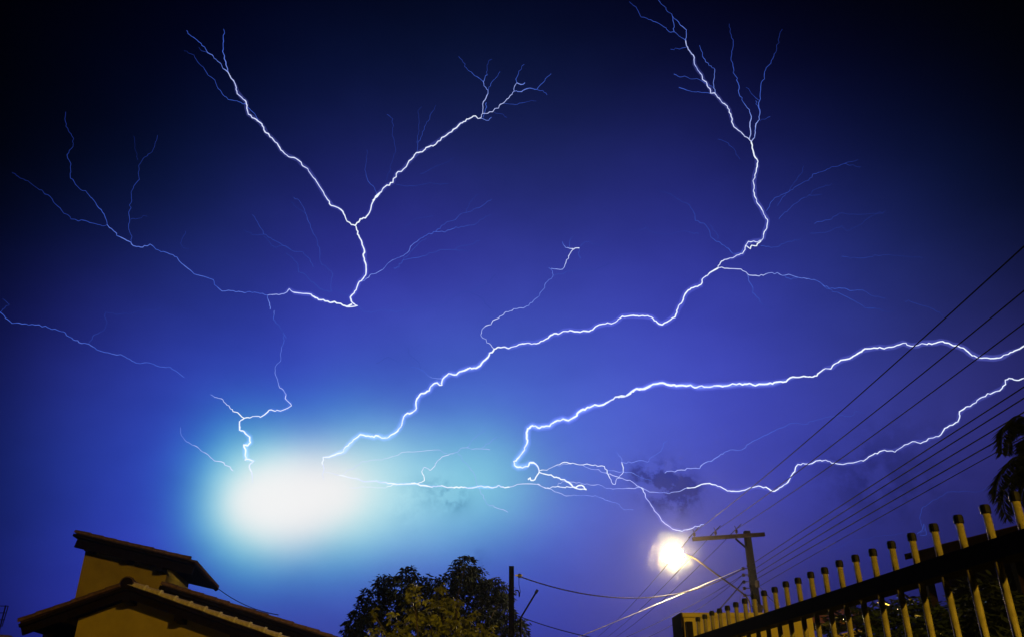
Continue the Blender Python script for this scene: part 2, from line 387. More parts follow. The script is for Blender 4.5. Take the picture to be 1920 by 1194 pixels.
def zat(px, py):           # height where a pixel's ray meets the fence's vertical plane
    d = raydir(px, py); nrm = side; t = (F0 - Vector((0, 0, EYE)) * 0 - Vector((0, 0, 0))).dot(nrm) / d.dot(nrm)
    return EYE + d.z * t
FP0 = F0 - fd * .35; FP1 = F0 + fd * (NP * SPC)
zT = (zat(1724, 1061) + zat(1370, 1172) + zat(1529, 1123)) / 3; zB = (zat(1730, 1095) + zat(1465, 1167) + zat(1585, 1134.7)) / 3
print('rail', zT, zB, FH)
m = MB(F0); c0 = F0 + side * -.004; c1 = FP1 + side * -.004
m.bar(Vector((c0.x, c0.y, (zT + zB) / 2)) , Vector((c1.x, c1.y, (zT + zB) / 2)), .085, zT - zB); m.build('rail', MT['rail'], fence)
m = MB(F0); m.bar(Vector((c0.x, c0.y, .45)), Vector((c1.x, c1.y, .45)), .052, .06); m.build('rail', MT['rail'], fence)
m = MB(F0); ep = WP(1291, 1165, F0.y + .3); m.box((ep.x, ep.y, ep.z / 2), (.045, .06, ep.z)); m.build('shadow_strip', MT['rail'], fence)  # dark upright standing in for a post's cast shadow on the wall

wy = F0.y + .42
wl = WP(1282, 1158, wy); wr = WP(1523, 1158, wy); wtop = WP(1282, 1156, wy).z
print('wall', wl, wr, wtop)
wall = empty('boundary_wall', (wl.x, wy, 0)); tag(wall, 'ochre plastered boundary wall at the far end of the fence', 'wall')
m = MB(wall.location); m.box(((wl.x + wr.x) / 2, wy + .16, wtop / 2), (wr.x - wl.x, .32, wtop)); m.build('masonry', MT['plaster'], wall)
m = MB(wall.location); m.box(((wl.x + wr.x) / 2, wy + .16, wtop + .015), (wr.x - wl.x + .02, .34, .03)); m.build('coping', MT['plaster'], wall)
m = MB(wall.location); m.box((wl.x - .018, wy + .16, (wtop + .03) / 2), (.014, .36, wtop + .03)); m.build('shade_plate', MT['darkwood'], wall)  # added dark plate standing in for shade on the wall's left face

# ------------------------------------------------------------------ neighbour's porch behind the fence
zr = WP(1698, 1041, 10.5).z
A_ = WZ(1696, 1041, zr); B_ = WZ(1930, 983, zr)
ev = (B_ - A_).normalized(); en = Vector((-ev.y, ev.x, 0)); en = en if en.x > 0 else -en
B2 = A_ + ev * 9
porch = empty('porch', (A_.x, A_.y, 0)); tag(porch, 'dark porch roof on posts behind the right end of the fence', 'porch')
m = MB(porch.location); up = Vector((0, 0, 1))
m.hexa([A_ - up * .05, B2 - up * .05, B2 + en * 4 - up * .05 + up * .9, A_ + en * 4 + up * .85 - up * .05, A_ + up * .02, B2 + up * .02, B2 + en * 4 + up * .97, A_ + en * 4 + up * .92])
m.bar(A_ - up * .1 + ev * .15, B2 - up * .1, .04, .2)
m.build('roof', MT['darkwood'], porch)
m = MB(porch.location); m.bar(A_ + en * .25 + ev * .3 - up * .03, B2 + en * .25 - up * .03, .12, .16); m.build('beam', MT['darkwood'], porch)
for k, (px) in enumerate((1733, 1815, 1905)):
    d = raydir(px, 1050); 
    # meet the beam line
    b0 = A_ + en * .25; t = (b0.x * ev.y - b0.y * ev.x) / (d.x * ev.y - d.y * ev.x); P = d * t
    m = MB(porch.location); m.box((P.x, P.y, (zr - .1) / 2), (.09, .09, zr - .1)); m.build('post', MT['darkwood'], porch)
d_ = raydir(1772, 1050); b0 = A_ + en * .5; w0 = d_ * ((b0.x * ev.y - b0.y * ev.x) / (d_.x * ev.y - d_.y * ev.x)); w0.z = 0
m = MB(porch.location); w1 = B2 + en * .5
m.hexa([Vector((w0.x, w0.y, 0)), Vector((w1.x, w1.y, 0)), Vector((w1.x, w1.y, 0)) + en * .2, Vector((w0.x, w0.y, 0)) + en * .2,
        Vector((w0.x, w0.y, zr + .15)), Vector((w1.x, w1.y, zr + .15)), Vector((w1.x, w1.y, zr + .15)) + en * .2, Vector((w0.x, w0.y, zr + .15)) + en * .2])
m.build('wall', mat('brown_wall', (.05, .025, .012), .8, noise=.4, nscale=3), porch)

# small lean-to with wet glazed tiles seen between the pickets
glz = mat('wet_clay_tile', (.30, .13, .05), .22, noise=.5, nscale=11, bump=.6, spec=.7)
P0 = WP(1556, 1176, 11.5); P1 = WP(1668, 1150, 11.5)
lt = empty('lean_to', (P0.x, P0.y, 0)); tag(lt, 'low lean-to with wet orange clay tiles glinting between the pickets', 'shed')
ex = Vector((P1.x - P0.x, .3, P1.z - P0.z)); L = ex.length; ex.normalize(); ey = Vector((-.1, .9, .30)); ey = (ey - ex * ey.dot(ex)).normalized(); ez = ex.cross(ey)
tm = MB(); 
vs = [(0, 0, 0), (.13, 0, 0), (.13, .2, 0), (0, .2, 0), (0, 0, .02), (.065, 0, .045), (.13, 0, .02), (.13, .2, .012), (.065, .2, .032), (0, .2, .012)]
tm.add(vs, [(0, 3, 2, 1), (0, 1, 6, 5, 4), (2, 3, 9, 8, 7), (4, 5, 8, 9), (5, 6, 7, 8), (1, 2, 7, 6), (3, 0, 4, 9)])
tme = tm.mesh('tile', glz); rq = Matrix((ex, ey, ez)).transposed().to_quaternion()
for j in range(4):
    for i in range(int(L / .135) + 1):
        q2 = rq.copy(); q2.rotate(Matrix.Rotation(random.uniform(-.05, .05), 3, ex)); q2.rotate(Matrix.Rotation(random.uniform(-.03, .03), 3, ey))
        inst('tile', tme, lt, P0 + ex * i * .135 + ey * j * .17 + ez * (.01 * j * 0 + .01) - lt.location, q2)
m = MB(lt.location); a_ = P0 - ez * .04; b_ = P0 + ex * L - ez * .04; c_ = b_ + ey * .72; d_ = a_ + ey * .72
m.hexa([p - ez * .05 for p in (a_, b_, c_, d_)] + [a_, b_, c_, d_]); m.build('roof_deck', MT['darkwood'], lt)
m = MB(lt.location); m.hexa([Vector((p.x, p.y + .15, 0)) for p in (P0, P1)] + [Vector((P1.x, P1.y + .6, 0)), Vector((P0.x, P0.y + .6, 0))] + [Vector((p.x, p.y + .15, p.z - .1)) for p in (P0, P1)] + [Vector((P1.x, P1.y + .6, P1.z - .1)), Vector((P0.x, P0.y + .6, P0.z - .1))])
m.build('wall', MT['plaster2'], lt)
# pale garden wall glimpsed behind the shrubs
a_ = WP(1775, 1148, 13); b_ = WP(1935, 1152, 13)
m = MB((a_.x, 13, 0)); m.box(((a_.x + b_.x) / 2, 13.1, a_.z / 2), (b_.x - a_.x, .2, a_.z))
tag(m.build('garden_wall', MT['pale']), 'pale grey garden wall glimpsed through the shrubs at the lower right', 'wall')

# ------------------------------------------------------------------ foliage
def leaf(m, p, d, L, w, nrm):
    d = d.normalized(); s = d.cross(nrm)
    s = s.normalized() if s.length > 1e-4 else d.orthogonal().normalized()
    n2 = s.cross(d); mid = p + d * L * .45
    m.v += [p - m.o, mid + s * w / 2 - n2 * w * .12 - m.o, p + d * L - n2 * L * .08 - m.o, mid - s * w / 2 - n2 * w * .12 - m.o]
    k = len(m.v) - 4; m.f += [[k, k + 1, k + 2], [k, k + 2, k + 3]]
def rnd():
    while True:
        v = Vector((random.uniform(-1, 1), random.uniform(-1, 1), random.uniform(-1, 1)))
        if .02 < v.length < 1: return v
def tree(name, label, cat, base, lumps, leafm, L, w, per, droop=.9, trunk_r=.16, depth=1.0):
    t = empty(name, (base.x, base.y, 0)); tag(t, label, cat)
    m = MB(t.location)
    for (c, r) in lumps:
        nspr = max(4, int(per * (r / .5) ** 2 / 9))
        for k in range(nspr):
            v = rnd(); v = v.normalized() * (v.length ** .45)
            tip = c + v * r                              # a drooping spray of leaves
            out = (v + Vector((0, 0, .25))).normalized()
            nl = random.randint(7, 11)
            for j in range(nl):
                az = random.uniform(0, 2 * math.pi); q = Vector((math.cos(az), math.sin(az), random.uniform(-.4, .5)))
                dr = (out * .5 + q * .8 + Vector((0, 0, -droop * random.uniform(.5, 1.3)))).normalized()
                pp = tip + rnd() * L * .55
                leaf(m, pp, dr, L * random.uniform(.65, 1.2), w * random.uniform(.7, 1.2), rnd().normalized())
    m.build('crown', leafm, t, kind='stuff')
    top = Vector((base.x, base.y, min(c.z for c, r in lumps) * .6 + .4))
    m = MB(t.location); m.tube([(base.x, base.y, 0), (base.x + .05, base.y, top.z * .5), top], [trunk_r * 1.2, trunk_r, trunk_r * .8], 10); m.build('trunk', MT['bark'], t, True)
    for (c, r) in lumps[::3]:
        midp = top.lerp(c, .5) + rnd() * .15 - Vector((0, 0, .1))
        m = MB(t.location); m.tube([top - Vector((0, 0, .2)), midp, c], [trunk_r * .5, trunk_r * .25, .015], 6); m.build('limb', MT['bark'], t, True)
    return t
def lump(px, py, rp, Y):
    c = WP(px, py, Y); zc = (Y * math.cos(PITCH) + (c.z - EYE) * math.sin(PITCH)); return (c, rp * zc / FPX)
TY = 24
L1 = [(765, 1086, 24), (750, 1105, 26), (722, 1102, 24), (700, 1128, 26), (690, 1148, 28), (672, 1170, 24), (662, 1192, 22), (700, 1180, 34), (735, 1140, 36), (780, 1130, 36),
      (808, 1098, 22), (812, 1125, 32), (870, 1066, 22), (868, 1088, 28), (850, 1092, 22), (889, 1085, 22), (905, 1108, 28), (925, 1106, 24), (938, 1128, 22), (880, 1125, 38), (925, 1145, 32),
      (845, 1140, 36), (945, 1160, 26), (900, 1165, 38), (850, 1180, 40), (760, 1175, 40), (800, 1185, 40), (968, 1178, 20), (975, 1195, 18), (925, 1200, 34), (873, 1056, 14), (718, 1092, 14), (640 + 26, 1215, 30), (700, 1230, 40), (780, 1240, 46), (860, 1240, 46), (940, 1240, 40),
      (762, 1078, 14), (950, 1105, 12), (655, 1178, 12), (981, 1170, 10), (928, 1097, 12)]
lumps = [lump(x, y, r, TY + random.uniform(-.9, .9)) for x, y, r in L1]
tb = WP(830, 1194, TY)
tree('dense_tree', 'large dark broadleaf tree silhouetted against the sky beside the left pole', 'tree', tb, lumps, MT['leafdark'], .17, .05, 760)
L2 = [(775, 1108, 12), (790, 1120, 10), (768, 1128, 12), (780, 1140, 13), (770, 1150, 10), (822, 1100, 10), (830, 1118, 14), (845, 1135, 16), (815, 1128, 11), (858, 1130, 9), (800, 1155, 14), (835, 1158, 16), (808, 1175, 16),
      (780, 1180, 18), (755, 1182, 16), (740, 1190, 12), (850, 1175, 15), (862, 1162, 9), (878, 1160, 11), (892, 1152, 9), (900, 1178, 14), (915, 1190, 16), (880, 1192, 16), (845, 1198, 18), (805, 1200, 18), (760, 1204, 18), (735, 1156, 9), (700, 1150, 8), (695, 1190, 10), (712, 1184, 9), (932, 1192, 9), (800, 1225, 26), (860, 1225, 26), (910, 1220, 18), (750, 1225, 20)]
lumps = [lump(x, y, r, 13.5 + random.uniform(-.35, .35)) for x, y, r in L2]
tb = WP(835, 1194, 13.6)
tree('lit_tree_part', 'lit part of the dark tree, added as a smaller olive tree with brightened leaves', 'tree', tb, lumps, MT['leaflit'], .085, .04, 1900, droop=.8, trunk_r=.08)  # stands in for the dark tree's lit side, brightened by leaf colour

# shrubs behind the fence
def shrub(label, base, top_z, r, n, leafm, L, w, droop=.4, name='garden_shrub'):
    lumps = []
    for k in range(n):
        v = rnd(); lumps.append((Vector((base.x + v.x * r, base.y + v.y * r * .7, top_z * .62 + v.z * top_z * .36)), r * random.uniform(.4, .6)))
    return tree(name, label, 'shrub', base, lumps, leafm, L, w, 2200, droop, .04)
for (px, Y, ztop, r, lab, lm) in ((1672, 9.6, 3.0, .75, 'dark glossy shrub behind the fence just right of the glinting lean-to tiles', 'leafgloss'),
                       (1745, 8.6, 2.85, .7, 'dark glossy shrub behind the fence below the porch tip', 'leafgloss'),
                       (1835, 9.3, 2.95, .7, 'dark shrub in front of the pale garden wall, under the porch roof', 'leafgloss'),
                       (1925, 8.2, 3.0, .6, 'dark shrub at the right edge under the porch roof', 'leafdark')):
    b_ = WP(px, 1150, Y); shrub(lab, Vector((b_.x, Y, 0)), ztop, r, 14, MT[lm], .13, .03)

# dense hedge filling the space behind
hb0 = WP(1648, 1140, 11.8); hb1 = WP(1960, 1140, 9.6)
lumps = []
for k in range(26):
    t = k / 25; c = hb0.lerp(hb1, t)
    for zz in (.5, 1.1, 1.7, 2.15): lumps.append((Vector((c.x + random.uniform(-.1, .1), c.y + random.uniform(-.15, .15), zz * (1 + .12 * random.random()) + .12)), .34))
tree('hedge', 'tall black hedge filling the background behind the right half of the fence', 'hedge', Vector((hb0.x, hb0.y, 0)), lumps, MT['leafdark'], .12, .05, 900, .3, .04)
# palm at the right edge
py_ = 10.5; pc = WP(1948, 868, py_); palm = empty('palm_tree', (pc.x, py_, 0)); tag(palm, 'dark palm tree with drooping feathery fronds at the right edge', 'palm tree')
m = MB(palm.location); m.tube([(pc.x + .1, py_, 0), (pc.x + .05, py_, pc.z * .5), (pc.x, py_, pc.z - .1)], [.15, .11, .09], 12); m.build('trunk', MT['bark'], palm, True)
m = MB(palm.location); m.lathe((pc.x, py_, pc.z - .55), [(.08, 0), (.12, .1), (.1, .45), (.05, .6)], 10); m.build('crownshaft', MT['palm'], palm, True)
def bez(P, t):
    P = list(P)
    while len(P) > 1: P = [P[i].lerp(P[i + 1], t) for i in range(len(P) - 1)]
    return P[0]
def spline(P, n):
    out = []
    for i in range(len(P) - 1):
        a = P[max(i - 1, 0)]; b = P[i]; c = P[i + 1]; d = P[min(i + 2, len(P) - 1)]
        for k in range(n):
            t = k / n; out.append(.5 * ((2 * b) + (c - a) * t + (2 * a - 5 * b + 4 * c - d) * t * t + (3 * b - a - 3 * c + d) * t ** 3))
    return out + [P[-1]]
def frond(P, ll=.3, spread=.75):
    pts = spline(P, 9); n = len(pts); m = MB(palm.location); m.tube(pts, [.016 * (1 - .8 * i / n) + .003 for i in range(n)], 5)
    r_ = m.build('frond', MT['palm'], palm)
    m = MB(palm.location)
    for i in range(3, n):
        t = (pts[i] - pts[i - 1]).normalized(); f = i / n
        L = ll * (math.sin(math.pi * min(1, .22 + f * .78)) ** .6) * .95 + .05
        sd = t.cross(Vector((0, 0, 1))); sd = sd.normalized() if sd.length > .1 else Vector((1, 0, 0))
        for sgn in (-1, 1):
            for k in range(4):
                p = pts[i - 1].lerp(pts[i], k / 4)
                dr = (t * .55 + sd * sgn * spread * random.uniform(.6, 1.3) + Vector((0, 0, -random.uniform(.35, .9)))).normalized()
                leaf(m, p, dr, L * random.uniform(.7, 1.1), .014, rnd().normalized())
    o = m.build('leaflets', MT['palm'], r_, kind='stuff'); o.location = (0, 0, 0)
base_ = Vector((pc.x, py_, pc.z))
def fr(pix, Y0, Y1, **k):
    n = len(pix); frond([base_] + [WP(x, y, Y0 + (Y1 - Y0) * i / (n - 1)) for i, (x, y) in enumerate(pix)], **k)
fr([(1935, 800), (1910, 780), (1886, 796), (1878, 822), (1878, 850)], 10.5, 9.9, ll=.26)
fr([(1938, 812), (1918, 795), (1900, 800), (1890, 822), (1889, 848)], 10.5, 10.8, ll=.23)
fr([(1928, 858), (1902, 858), (1882, 878), (1870, 905), (1866, 935)], 10.5, 9.8, ll=.25)
fr([(1928, 872), (1905, 885), (1886, 908), (1880, 938), (1888, 972)], 10.5, 10.1, ll=.25)
fr([(1935, 862), (1918, 870), (1900, 895), (1896, 925), (1902, 960)], 10.5, 10.6, ll=.25)
fr([(1938, 830), (1925, 830), (1914, 850), (1910, 880), (1912, 905)], 10.5, 10.9, ll=.23)
fr([(1940, 875), (1926, 890), (1916, 915), (1914, 945)], 10.5, 10.4, ll=.25)
for k in range(5):
    a = R(-60 + k * 30); d = Vector((math.cos(a), math.sin(a), 0))
    frond([base_, base_ + d * .35 + Vector((0, 0, .45)), base_ + d * .9 + Vector((0, 0, .5)), base_ + d * 1.35 + Vector((0, 0, .05)), base_ + d * 1.5 - Vector((0, 0, .5))], ll=.3)

# ------------------------------------------------------------------ slender pole by the tree
LY = 19.0
t_ = WP(959, 1061, LY); pl = empty('utility_pole', (t_.x, LY, 0)); tag(pl, 'slender dark pole beside the dark tree in the middle, with a short bracket', 'pole', None)
m = MB(pl.location); m.hexa([Vector((t_.x + a * .07, LY + b * .07, 0)) for a, b in ((-1, -1), (1, -1), (1, 1), (-1, 1))] + [Vector((t_.x + a * .056, LY + b * .056, t_.z)) for a, b in ((-1, -1), (1, -1), (1, 1), (-1, 1))])
m.build('shaft', MT['pole'], pl)
for (py, w) in ((1078, .16), (1106, .12)):
    p = WP(966, py, LY); m = MB(pl.location)
    if py < 1100: m.bar(p, p + Vector((w, 0, .0)), .03, .03); m.lathe(p + Vector((w * .6, 0, -.05)), [(.03, 0), (.045, .02), (.03, .045), (.045, .07), (.02, .09)], 10)
    else: m.tube([p, p + Vector((.06, 0, .0)), p + Vector((.09, 0, -.05)), p + Vector((.09, 0, -.13))], .017, 7)
    m.build('bracket' if py < 1100 else 'hook', MT['steel'] if py < 1100 else MT['darkwood'], pl)
m = MB(pl.location); a_ = WP(973, 1082, LY); m.tube([a_, a_ + Vector((0, 0, -.15)), a_ + Vector((.03, 0, -.3)), a_ + Vector((.0, 0, -.42))], .006, 5); m.build('drop_wire', MT['wire'], pl)
a_ = WP(976, 1158, 21); b_ = WP(1008, 1105, 21)
rod = empty('antenna_rod', (a_.x, 21, 0)); tag(rod, 'dark slanting rod sticking out of the tree just right of the slender pole', 'rod')
m = MB(rod.location); m.tube([a_, b_], .022, 7); m.tube([b_ - (b_ - a_) * .12, b_], .034, 8); m.build('arm', MT['wire'], rod)
m = MB(rod.location); m.tube([(a_.x, 21, 0), a_], .03, 8); m.build('mast', MT['wire'], rod)

# ------------------------------------------------------------------ main utility pole
PY = 25.0
tp = WP(1400, 995, PY); bx = tp.x + .06
up_ = empty('utility_pole', (bx, PY, 0)); tag(up_, 'big dark utility pole with one wooden crossarm and three insulators beside the street lamp', 'pole')
m = MB(up_.location); m.hexa([Vector((bx + a * .14, PY + b * .14, 0)) for a, b in ((-1, -1), (1, -1), (1, 1), (-1, 1))] + [Vector((tp.x + a * .085, PY + b * .085, tp.z)) for a, b in ((-1, -1), (1, -1), (1, 1), (-1, 1))])
m.build('shaft', MT['pole'], up_)
cl, cr = WP(1299, 1010, PY - .3), WP(1433, 1001, PY + .0)
m = MB(up_.location); m.bar(cl - Vector((0, .0, 0)), cr, .10, .11); m.build('crossarm', MT['darkwood'], up_)
m = MB(up_.location); a_ = WP(1379, 1009, PY - .2); b_ = WP(1401, 1028, PY - .1); m.bar(a_, b_, .03, .05); m.build('brace', MT['pole'], up_)
INS = []
for (px, py) in ((1302, 1004), (1342, 1001), (1381, 998)):
    p = WP(px, py + 1, PY - .25); ins = MB(up_.location)
    ins.lathe(p, [(.010, -.05), (.011, .0), (.036, .02), (.048, .04), (.032, .055), (.044, .08), (.032, .105), (.015, .12)], 12)
    o = ins.build('insulator', MT['ceramic'], up_, True)
    b = MB(up_.location); tpn = p + Vector((0, 0, .12)); b.tube([tpn + Vector((-.11, .3, -.1)), tpn, tpn + Vector((.09, -.3, .09))], .013, 5); b.tube([tpn, tpn + Vector((-.03, 0, .1))], .012, 5); b.build('tie', MT['wire'], o)
    INS.append(tpn)
RK = []
for k, py in enumerate((1065, 1077, 1090, 1102, 1115)):
    p = WP(1401 + k * .8, py, PY - .2); r = MB(up_.location)
    r.lathe(p + Vector((-.12, 0, -.05)), [(.03, 0), (.055, .02), (.035, .045), (.055, .07), (.03, .09)], 10); r.bar(p + Vector((-.16, 0, 0)), p + Vector((.05, 0, 0)), .02, .02)
    r.build('rack_insulator', MT['ceramic'], up_); RK.append(p + Vector((-.14, 0, 0)))
m = MB(up_.location); p = WP(1420, 1094, PY - .1); m.lathe(p - Vector((0, 0, .11)), [(.02, 0), (.058, .02), (.062, .16), (.058, .2), (.02, .215)], 12); m.bar(p, p + Vector((-.2, 0, 0)), .02, .02); m.build('meter_box', MT['ceramic'], up_)
m = MB(up_.location); p = WP(1424, 1142, PY - .3); m.box(p, (.16, .1, .27), Matrix.Rotation(R(25), 3, 'Y')); m.build('junction_box', MT['darkwood'], up_)
m = MB(up_.location)
for k in range(5):
    z = tp.z - .9 - k * .28
    m.tube([(bx - .19, PY - .2, z), (bx - .26, PY - .3, z - .16), (bx - .15, PY - .2, z - .28)], .014, 5)
m.build('jumper_wires', MT['wire'], up_)

# street lamp: galvanised arm clamped on the pole, cobra head with a glowing bowl
PLY = PY - .35
arm = [WP(x, y, yy) for x, y, yy in ((1407, 1149, PLY), (1405.5, 1133, PLY), (1401.5, 1121, PLY - .05), (1393, 1112, PLY - .15), (1375, 1098.5, PLY - .3), (1345, 1077, PLY - .6), (1318, 1057, PLY - .9), (1303, 1046.5, PLY - 1.0), (1288, 1040, PLY - 1.1), (1276, 1039, PLY - 1.2))]
hp = WP(1260, 1040, PLY - 1.3)
lamp = empty('street_lamp', (arm[0].x, arm[0].y, 0)); tag(lamp, 'lit street lamp on a long curved steel arm at the left of the utility pole', 'street lamp')
m = MB(lamp.location); m.tube(spline(arm, 4), .026, 10); m.build('arm', MT['armsteel'], lamp, True)
hd = (hp - arm[-1]).normalized()
m = MB(lamp.location); m.tube([arm[-1] - hd * .05, arm[-1] + hd * .06, hp, hp + hd * .10, hp + hd * .16], [.026, .05, .10, .08, .02], 12); m.build('head', MT['armsteel'], lamp, True)
LAMPC = (1.0, .66, .26)
glow = mat('lamp_glow', (1, 1, 1), emit=((1.0, .74, .36), 600))
m = MB(lamp.location); m.lathe(hp + Vector((0, -.14, -.27)), [(.001, .02), (.14, .04), (.24, .12), (.285, .25), (.24, .38), (.14, .46), (.001, .48)], 16); m.build('bowl', glow, lamp, True)
# mist shells added round the lamp to make its glare halo
mc = hp + Vector((0, -.14, -.02)); halo_mist = None
for rr, dn in ((1.45, .10), (1.0, .25), (.72, .7), (.5, 1.6)):
    mm = bpy.data.materials.new('lamp_halo_mist'); mm.use_nodes = True; t = mm.node_tree; t.nodes.clear()
    vs_ = t.nodes.new('ShaderNodeVolumeScatter'); vs_.inputs['Color'].default_value = (1, 1, 1, 1); vs_.inputs['Density'].default_value = dn * .010; vs_.inputs['Anisotropy'].default_value = .0
    ou = t.nodes.new('ShaderNodeOutputMaterial'); t.links.new(vs_.outputs[0], ou.inputs['Volume'])
    m = MB(mc); m.lathe(mc, [(rr * math.sin(math.pi * k / 14), -rr * math.cos(math.pi * k / 14)) for k in range(15)], 24)
    if halo_mist is None: halo_mist = m.build('lamp_halo_mist', mm); tag(halo_mist, 'thin mist added round the lit street lamp to give its halo', kind='stuff')
    else: m.build('inner_halo_mist', mm, halo_mist, kind='stuff')
# the next sodium lamp of the same street, just behind the photographer
l2 = bpy.data.lights.new('sodium_light', 'POINT'); l2.energy = 5400; l2.color = (1.0, .60, .07); l2.shadow_soft_size = .15
l2o = bpy.data.objects.new('sodium_light', l2); COL.objects.link(l2o); l2o.location = (6.2, -5.5, 6.9)

# ------------------------------------------------------------------ overhead wires
WAZ = math.tan(R(-.66))
def wire(p0, pix, rad, label, group, matn='wire', yend=-8, far=70):
    d = raydir(*pix); X = lambda Y: p0.x + (Y - p0.y) * WAZ
    Y = 15.0
    for _ in range(30): Y = X(Y) * d.y / d.x
    z2 = EYE + d.z / d.y * Y; half = p0.y - yend; u = (p0.y - Y) / half
    sag = (p0.z - z2) / (4 * u * (1 - u))
    pts = [Vector((X(p0.y - half * i / 40), p0.y - half * i / 40, p0.z - 4 * sag * (i / 40) * (1 - i / 40))) for i in range(41)]
    m = MB(p0); m.tube(pts, rad, 6)
    if far:
        h2 = far - p0.y; s2 = sag * .6 + .25
        m.tube([Vector((X(p0.y + h2 * i / 20), p0.y + h2 * i / 20, p0.z - 4 * s2 * (i / 20) * (1 - i / 20))) for i in range(21)], rad, 6)
    o = m.build('overhead_wire', MT[matn], smooth=True); tag(o, label, 'wire', group); return o
wire(INS[0], (1920, 462), .0085, 'topmost high wire, tied to the left insulator of the crossarm', 'power lines over the street')
wire(INS[1], (1920, 545), .0085, 'second high wire, tied to the middle insulator of the crossarm', 'power lines over the street')
wire(INS[2], (1920, 606), .0085, 'third high wire, tied to the insulator nearest the pole top', 'power lines over the street')
SEC = ((1411, 1056, 1920, 725, 'uppermost'), (1413, 1067, 1920, 746, 'second'), (1415, 1077, 1920, 772, 'middle'), (1418, 1085, 1920, 797, 'fourth'), (1424, 1098, 1876, 843, 'lowest'))
for i, (x, y, x2, y2, nm) in enumerate(SEC):
    wire(WP(x, y, PY - .1), (x2, y2), .0095 if i < 4 else .007, nm + ' of the five low wires running from the pole side over the fence', 'power lines over the street', far=0)
def span(p0, p1, sag, rad, label, matn='wire', name='overhead_cable', n=30, twist=0, group=None):
    pts = []
    for i in range(n + 1):
        t = i / n; p = p0.lerp(p1, t); p.z -= 4 * sag * t * (1 - t); pts.append(p)
    m = MB(p0)
    if twist:
        D = (p1 - p0).normalized(); a = D.cross(Vector((0, 0, 1))).normalized(); b = D.cross(a); N = n * 8
        for ph in (0, math.pi):
            q = []
            for i in range(N + 1):
                t = i / N; p = p0.lerp(p1, t); p.z -= 4 * sag * t * (1 - t); an = t * twist * 2 * math.pi + ph
                q.append(p + (a * math.cos(an) + b * math.sin(an)) * rad)
            m.tube(q, rad * .8, 5)
    else: m.tube(pts, rad, 6)
    o = m.build(name, MT[matn], smooth=True); tag(o, label, 'cable', group); return o
span(WP(974, 1080, LY), WP(1393, 1066, PY - .2), .62, .011, 'twisted cable sagging from the slender middle pole to the utility pole under the street lamp', 'armsteel', twist=90)
span(RK[0], WP(1060, 1204, 20), .0, .009, 'bright pale cable slanting down to the left from the utility pole below the lamp', 'palewire')
span(RK[1], WP(1130, 1212, 21), .1, .007, 'thin cable just below the bright pale one, slanting down to the left')
span(WP(962, 1150, LY), WP(1130, 1198, LY - 2), .05, .009, 'thin dark wire from the lower part of the middle pole down to the right')
span(RK[2], WP(1290, 1200, 22), .05, .012, 'twisted dark drop wire going steeply down left from the utility pole', twist=30)
span(RK[3], WP(1362, 1195, 23), .02, .006, 'thin pale drop wire hanging close to the left side of the utility pole', 'armsteel')
span(WP(1423, 1098, PY), WP(1505, 1178, 21), .05, .009, 'thin dark stay wire going down right from the utility pole behind the fence')
span(RK[1], WP(1190, 1205, 22), .15, .006, 'faint lowest thin cable fanning out left from the utility pole')

# ------------------------------------------------------------------ lightning
CR = {'c1': (0, 200, 3.98), 'c2': (330, 30, 3.98), 'c3': (650, 90, 3.98), 'c4': (400, 360, 3.98), 'c5': (1160, 0, 3.98), 'c6': (1160, 250, 3.228), 'c7': (0, 550, 3.98), 'c8': (320, 620, 3.98),
      'd1': (580, 600, 3.98), 'd2': (860, 420, 3.98), 'd3': (600, 800, 4.8), 'd4': (920, 720, 3.98), 'd5': (1200, 720, 3.98), 'd6': (1160, 460, 3.98), 'd7': (1520, 560, 3.98), 'd8': (660, 360, 4.5925),
      'e7': (1620, 700, 3.98), 'e8': (1400, 900, 3.692)}
lm = bpy.data.materials.new('lightning'); lm.use_nodes = True; t = lm.node_tree; t.nodes.clear()
at = t.nodes.new('ShaderNodeAttribute'); at.attribute_name = 'current'
cr_ = t.nodes.new('ShaderNodeValToRGB'); e = cr_.color_ramp.elements
e[0].position = 0; e[0].color = (.004, .008, .09, 1); e[1].position = 1; e[1].color = (.86, .93, 1, 1)
for p, c in ((.15, (.022, .052, .34, 1)), (.35, (.055, .125, .64, 1)), (.55, (.23, .33, .90, 1)), (.75, (.62, .68, 1, 1))):
    x = cr_.color_ramp.elements.new(p); x.color = c
em = t.nodes.new('ShaderNodeEmission'); ou = t.nodes.new('ShaderNodeOutputMaterial')
ma = t.nodes.new('ShaderNodeMath'); ma.operation = 'MULTIPLY_ADD'; ma.inputs[1].default_value = .1; ma.inputs[2].default_value = 1.0
t.links.new(at.outputs['Fac'], cr_.inputs[0]); t.links.new(at.outputs['Fac'], ma.inputs[0]); t.links.new(cr_.outputs[0], em.inputs[0]); t.links.new(ma.outputs[0], em.inputs[1]); t.links.new(em.outputs[0], ou.inputs[0])
def glowmat(name, col, st):
    gm = bpy.data.materials.new(name); gm.use_nodes = True; t = gm.node_tree; t.nodes.clear()
    em = t.nodes.new('ShaderNodeEmission'); ou = t.nodes.new('ShaderNodeOutputMaterial'); em.inputs[0].default_value = (*col, 1); em.inputs[1].default_value = st
    t.links.new(em.outputs[0], ou.inputs['Volume']); return gm
GLOW = glowmat('ionised_air', (.12, .14, .62), .045); GLOW2 = glowmat('ionised_air_hot', (.35, .55, .8), .05)
